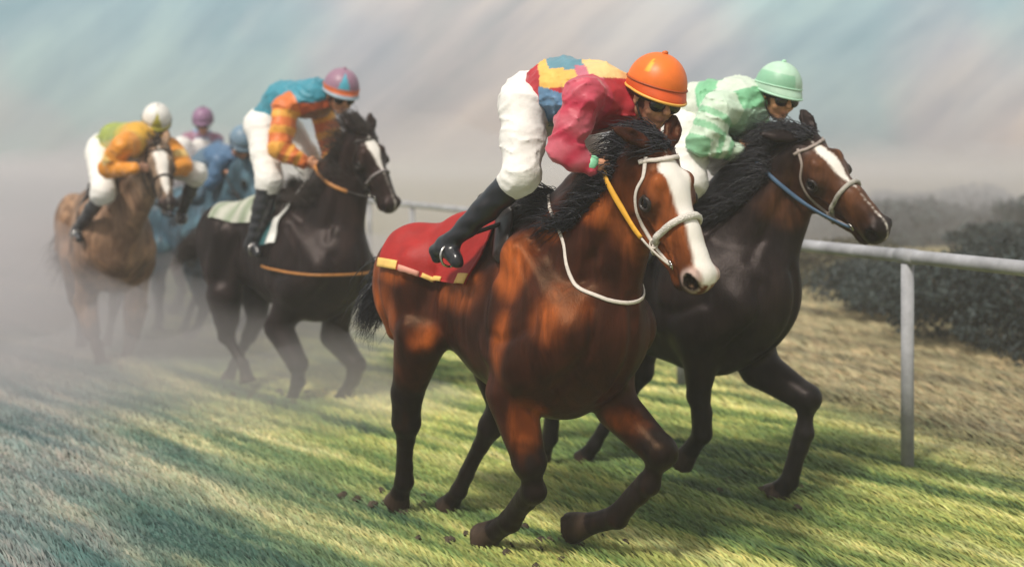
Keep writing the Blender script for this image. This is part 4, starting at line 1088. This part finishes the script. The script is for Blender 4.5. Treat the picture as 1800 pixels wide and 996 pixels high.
J = A1.J
hd1 = J(1150, 172, -.10)
K1 = dict(frame=A1, horse=H1, res=.0085, label='jockey in crimson, yellow and blue silks with orange helmet on the nearest horse', pattern=pat1,
  j=dict(pelvis=J(935, 182, 0), mid=J(985, 158, 0), chest=J(1052, 172, -.02), shoulder=J(1026, 172, .17), elbow=J(988, 262, .25), wrist=J(1040, 290, .16), hand=J(1062, 294, .12),
         hip=J(922, 190, .12), knee=J(916, 308, .24), ankle=J(792, 425, .36), heel=J(768, 440, .36), toe=J(803, 458, .38), head=hd1),
  fw=A1.h*.62+vec(.02, -.42, -.34), tilt=-.10, hs=1.0, hcol=hel((.80, .17, .02), h1), rimm=mat('yellow_piping', (.80, .42, .08), .4, .1), bandm=mat('dark_orange_band', (.36, .07, .015), .5, .1), knobm=mat('orange_button', (.62, .15, .03), .5, .1),
  leg=(.102, .088, .075), boot=(.070, .058, .040))
def pat2(V, P, fr, che, pel):
    sl, ts, t, hh, lat = split(V, P, che, pel)
    col = np.tile((.20, .50, .28), (len(V), 1)).astype(float); put(col, (t < .55) & (hh > .0), (.62, .68, .58)); put(col, (hh < -.06), (.33, .50, .38)); put(col, (t > .9) & (hh > .05), (.60, .68, .58))
    v = (np.sin(ts*30+noise(V, 5, 9)*5) > -.1)[:, None]
    return np.where(sl[:, None], np.where(v, (.56, .70, .56), (.24, .50, .30)), col)
J = A2.J
K2 = dict(frame=A2, horse=H2, res=.010, label='jockey in mint green and white silks with pale green helmet beside the rail', pattern=pat2, fold=1.3,
  j=dict(pelvis=J(1205, 225, 0), mid=J(1240, 190, 0), chest=J(1300, 186, -.02), shoulder=J(1262, 196, .18), elbow=J(1236, 250, .24), wrist=J(1290, 264, .12), hand=J(1312, 262, .06),
         hip=J(1205, 235, .12), knee=J(1212, 318, .25), ankle=J(1125, 425, .34), heel=J(1108, 438, .34), toe=J(1140, 452, .36), head=J(1366, 170, -.08)),
  fw=A2.h*.62+vec(.0, -.60, -.28), tilt=-.10, hs=.96, hw=.98, hcol=hel((.42, .62, .48), lambda c, th, ph: put(c, (th > .55) & (th < .86) & (ph < 2.2), (.24, .48, .32))), rimm=mat('mint_piping', (.45, .72, .55), .4, .1), knobm=mat('mint_button', (.4, .7, .5), .5, .1),
  skin=(.50, .25, .13), cuffm=mat('mint_cuff', (.4, .62, .45), .6, .1), arm=(.092, .078, .065, .045))
def pat3(V, P, fr, che, pel):
    sl, ts, t, hh, lat = split(V, P, che, pel)
    col = np.tile((.035, .25, .34), (len(V), 1)).astype(float)
    z = np.abs(((t*2.1+lat*2.5) % 1.0)-.5)*2
    put(col, (hh < -.045-.10*z) & (t > .35), (.50, .09, .025)); put(col, hh < -.125, (.20, .09, .045))
    a = np.abs((ts*5.0 % 1)-.5)*2; v = (a > .45)[:, None]
    return np.where(sl[:, None], np.where(v, (.66, .16, .03), (.78, .36, .05)), col)
def h3(c, th, ph):
    m = (np.abs(ph-.25) < .36*np.clip((th-.25)*1.8, 0, 1)) & (th > .25) | (np.abs(ph-6.53) < .36*np.clip((th-.25)*1.8, 0, 1)) & (th > .25); c[m] = (.08, .38, .50)
    c[(th > .80) & (th < .93)] = (.62, .13, .03); c[th >= .93] = (.36, .48, .56)
J = A3.J
K3 = dict(frame=A3, horse=H3, res=.011, label='jockey in turquoise silks with orange diamonds and mauve helmet on the dark brown horse', pattern=pat3,
  j=dict(pelvis=J(463, 220, 0), mid=J(498, 176, 0), chest=J(552, 172, -.02), shoulder=J(500, 190, .18), elbow=J(492, 262, .26), wrist=J(532, 284, .14), hand=J(553, 290, .08),
         hip=J(462, 228, .12), knee=J(474, 318, .25), ankle=J(446, 418, .34), heel=J(436, 432, .34), toe=J(454, 444, .36), head=J(598, 168, -.08)),
  fw=A3.h*.62+vec(.0, -.5, -.34), tilt=-.08, hs=1.08, hcol=hel((.30, .17, .24), h3), rimm=mat('pale_blue_piping', (.35, .45, .52), .4, .1), bandm=mat('orange_band', (.55, .13, .04), .4, .1), knobm=mat('mauve_button', (.3, .17, .24), .5, .1),
  skin=(.46, .22, .12), cuffm=mat('grey_cuff', (.25, .27, .25), .6, .1), leg=(.12, .105, .095), arm=(.095, .085, .07, .05), boot=(.085, .075, .05))
def pat4(V, P, fr, che, pel):
    sl, ts, t, hh, lat = split(V, P, che, pel)
    col = np.tile((.50, .40, .05), (len(V), 1)).astype(float); put(col, (hh > .02) & (t < .8), (.30, .36, .06)); put(col, t > .95, (.66, .36, .03))
    return np.where(sl[:, None], np.where(((ts > .2) & (ts < .4))[:, None], (.80, .52, .16), (.72, .27, .02)), col)
J = A4.J
h4 = lambda c, th, ph: (put(c, (np.minimum(ph, 2*np.pi-ph) < .38*np.clip((th-.35)*2, 0, 1)) & (th > .35), (.42, .38, .05)), put(c, th > .9, (.42, .38, .05)))
K4 = dict(frame=A4, horse=H4, res=.014, label='jockey in yellow and orange silks with white helmet on the pale brown horse', pattern=pat4,
  j=dict(pelvis=J(183, 262, 0), mid=J(205, 244, 0), chest=J(243, 246, -.02), shoulder=J(215, 258, .18), elbow=J(192, 296, .24), wrist=J(236, 296, .12), hand=J(250, 296, .06),
         hip=J(176, 270, .12), knee=J(182, 338, .24), ankle=J(138, 400, .32), heel=J(130, 410, .32), toe=J(140, 420, .36), head=at(275, 219, 10.95),
         shoulder_l=at(300, 262, 11.0), elbow_l=at(320, 292, 10.95), wrist_l=at(300, 300, 10.8), hand_l=at(290, 302, 10.75), knee_l=at(345, 305, 11.2), ankle_l=at(320, 372, 11.5), heel_l=at(316, 382, 11.6), toe_l=at(322, 388, 11.4)),
  fw=vec(.2, -.75, -.5), tilt=-.05, hs=.98, hcol=hel((.74, .72, .68), h4), rimm=mat('olive_piping', (.05, .045, .02), .4, .1), knobm=mat('white_button', (.7, .68, .64), .5, .1),
  cuffm=mat('orange_cuff', (.7, .27, .03), .6, .1), skin=(.2, .1, .06), leg=(.12, .1, .09), arm=(.095, .08, .065, .045))
J = A1.J
def jl(fr, dx=0, dz=0): return {k: fr.L(*(np.array(A1.loc(v))+np.array((dx, 0, dz)))) for k, v in K1['j'].items()}
def pat5(V, P, fr, che, pel):
    sl, ts, t, hh, lat = split(V, P, che, pel)
    z = np.where(sl, (ts*4 % 1) < .38, (V[:, 2]*7.5 % 1) < .4)[:, None]
    return np.where(z, (.30, .12, .20), (.20, .32, .50))*np.ones((len(V), 3))
K5 = dict(frame=A5, horse=H5, res=.018, label='jockey in blue silks with mauve hoops, upright in the haze behind', pattern=pat5, j=jl(A5), fw=vec(.1, -.85, -.35), hcol=hel((.26, .14, .24), lambda *a: None),
  rimm=M['goggle'], knobm=M['dark'], cuffm=M['dark'])
K5['j'].update(pelvis=at(345, 305, 15.8), mid=at(350, 275, 15.6), chest=at(354, 248, 15.4), shoulder=at(330, 246, 15.3), shoulder_l=at(380, 246, 15.4), head=at(357, 216, 15.15), elbow=at(322, 278, 15.1), elbow_l=at(392, 280, 15.2))
K6 = dict(frame=A6, horse=H6, res=.018, label='jockey in plain dark blue, hunched in the haze left of the turquoise jockey', pattern=lambda V, *a: np.tile((.06, .14, .26), (len(V), 1)), j=jl(A6, 0, -.22), fw=vec(.3, -.75, -.6),
  hcol=hel((.16, .25, .34), lambda *a: None), rimm=M['goggle'], knobm=M['dark'], cuffm=M['dark'])
for k in ('ankle', 'heel', 'toe', 'hand', 'wrist'): K6['j'][k] = K6['j'][k]+vec(0, 0, .18)
K6['j']['head'] = at(426, 254, 12.3); K6['breem'] = mat('dusty_blue_breeches', (.10, .16, .22), .8, .1, 12)
for K in (K1, K2, K3, K4, K5, K6): build_jockey(K)
rein(K1, H1, M['strap_white'], m2=M['yellow_rein'], rad=.0075, split=.42)
rein(K2, H2, M['blue_rein'], rad=.011)
rein(K3, H3, M['dark'], m2=M['orange_leather'], split=.4, rad=.008)
rein(K4, H4, M['dark'], rad=.008); rein(K5, H5, M['dark']); rein(K6, H6, M['dark'])

# ------------------------------------------------------------------ haze
def vol(name, dens, colr, aniso=.2):
    m = bpy.data.materials.new(name); m.use_nodes = True; nt = m.node_tree; nt.nodes.clear()
    o = N(nt, 'ShaderNodeOutputMaterial'); v = N(nt, 'ShaderNodeVolumePrincipled'); v.inputs['Density'].default_value = dens
    v.inputs['Color'].default_value = (*colr, 1); v.inputs['Anisotropy'].default_value = aniso; nt.links.new(v.outputs[0], o.inputs['Volume']); return m
def box(a, b):
    V = np.array([(x, y, z) for x in (a[0], b[0]) for y in (a[1], b[1]) for z in (a[2], b[2])]); return V, [(0, 1, 3, 2), (4, 6, 7, 5), (0, 4, 5, 1), (2, 3, 7, 6), (0, 2, 6, 4), (1, 5, 7, 3)]
HAZE = .006
V, Q = box((-700, -620, -1.2), (700, 640, 3.4)); tag(mk('haze', V, Q, vol('haze_air', HAZE, (.93, .90, .89))), kind='stuff')

# dust thrown up behind and between the runners: one closed cloud
du = Field()
for px_, d, z_, rx, ry, rz in [(230, 14.8, 1.0, 2.3, 1.7, 1.1), (60, 14.5, .3, 2.2, 1.6, .9), (330, 13.5, .35, 1.6, 1.8, .8), (620, 13.5, .3, 1.7, 1.6, .75), (200, 10.2, .05, 1.8, 1.0, .55), (520, 11.6, .1, 1.4, 1.2, .6), (420, 9.0, -.05, 1.3, .7, .42), (120, 10.3, .1, 1.5, .55, .6), (540, 9.2, -.05, 1.0, .45, .38), (660, 9.6, -.05, .9, .5, .36), (-60, 9.0, .0, 1.6, .7, .5), (860, 15, .2, 1.6, 1.6, .6), (-120, 11.5, .3, 1.8, 1.5, .9)]:
    c = at(px_, HZ, d); c[2] = z_; du.ell(c, (rx, ry, rz), None, .5)
du.disp = lambda Pp: .55*(noise(Pp, 1.1, 91)-.5)+.3*(noise(Pp, 2.6, 92)-.5)
V, Q = du.mesh(.13)
tag(mk('dust', V, Q, vol('dust_air', .44, (.91, .87, .90))), 'pale dust cloud hanging round the legs of the horses behind', 'dust', kind='stuff')

db = Field()
for px_, d, z_, rx, ry, rz in [(-150, 21, .6, 5, 2.6, 1.2), (150, 22, .7, 4.5, 2.8, 1.3), (450, 24, .8, 5, 3, 1.6), (760, 26, .9, 5, 3, 1.8), (1050, 28, .9, 5.5, 3.2, 1.8), (1350, 31, .8, 6, 3.2, 1.6), (1650, 34, .8, 6, 3.2, 1.5), (1980, 35, .8, 7, 3.2, 1.6), (-500, 19, .5, 4, 3, 1.1)]:
    c = at(px_, HZ, d); c[2] = z_; db.ell(c, (rx, ry, rz), None, .9)
db.disp = lambda Pp: .9*(noise(Pp, .7, 93)-.5)+.5*(noise(Pp, 1.7, 94)-.5)
V, Q = db.mesh(.22); V[:, 2] = np.minimum(V[:, 2], 3.2)
tag(mk('dust_bank', V, Q, vol('dust_bank_air', .12, (.93, .91, .94))), 'thick bank of pale dust that closes the view behind the field', 'dust', kind='stuff')
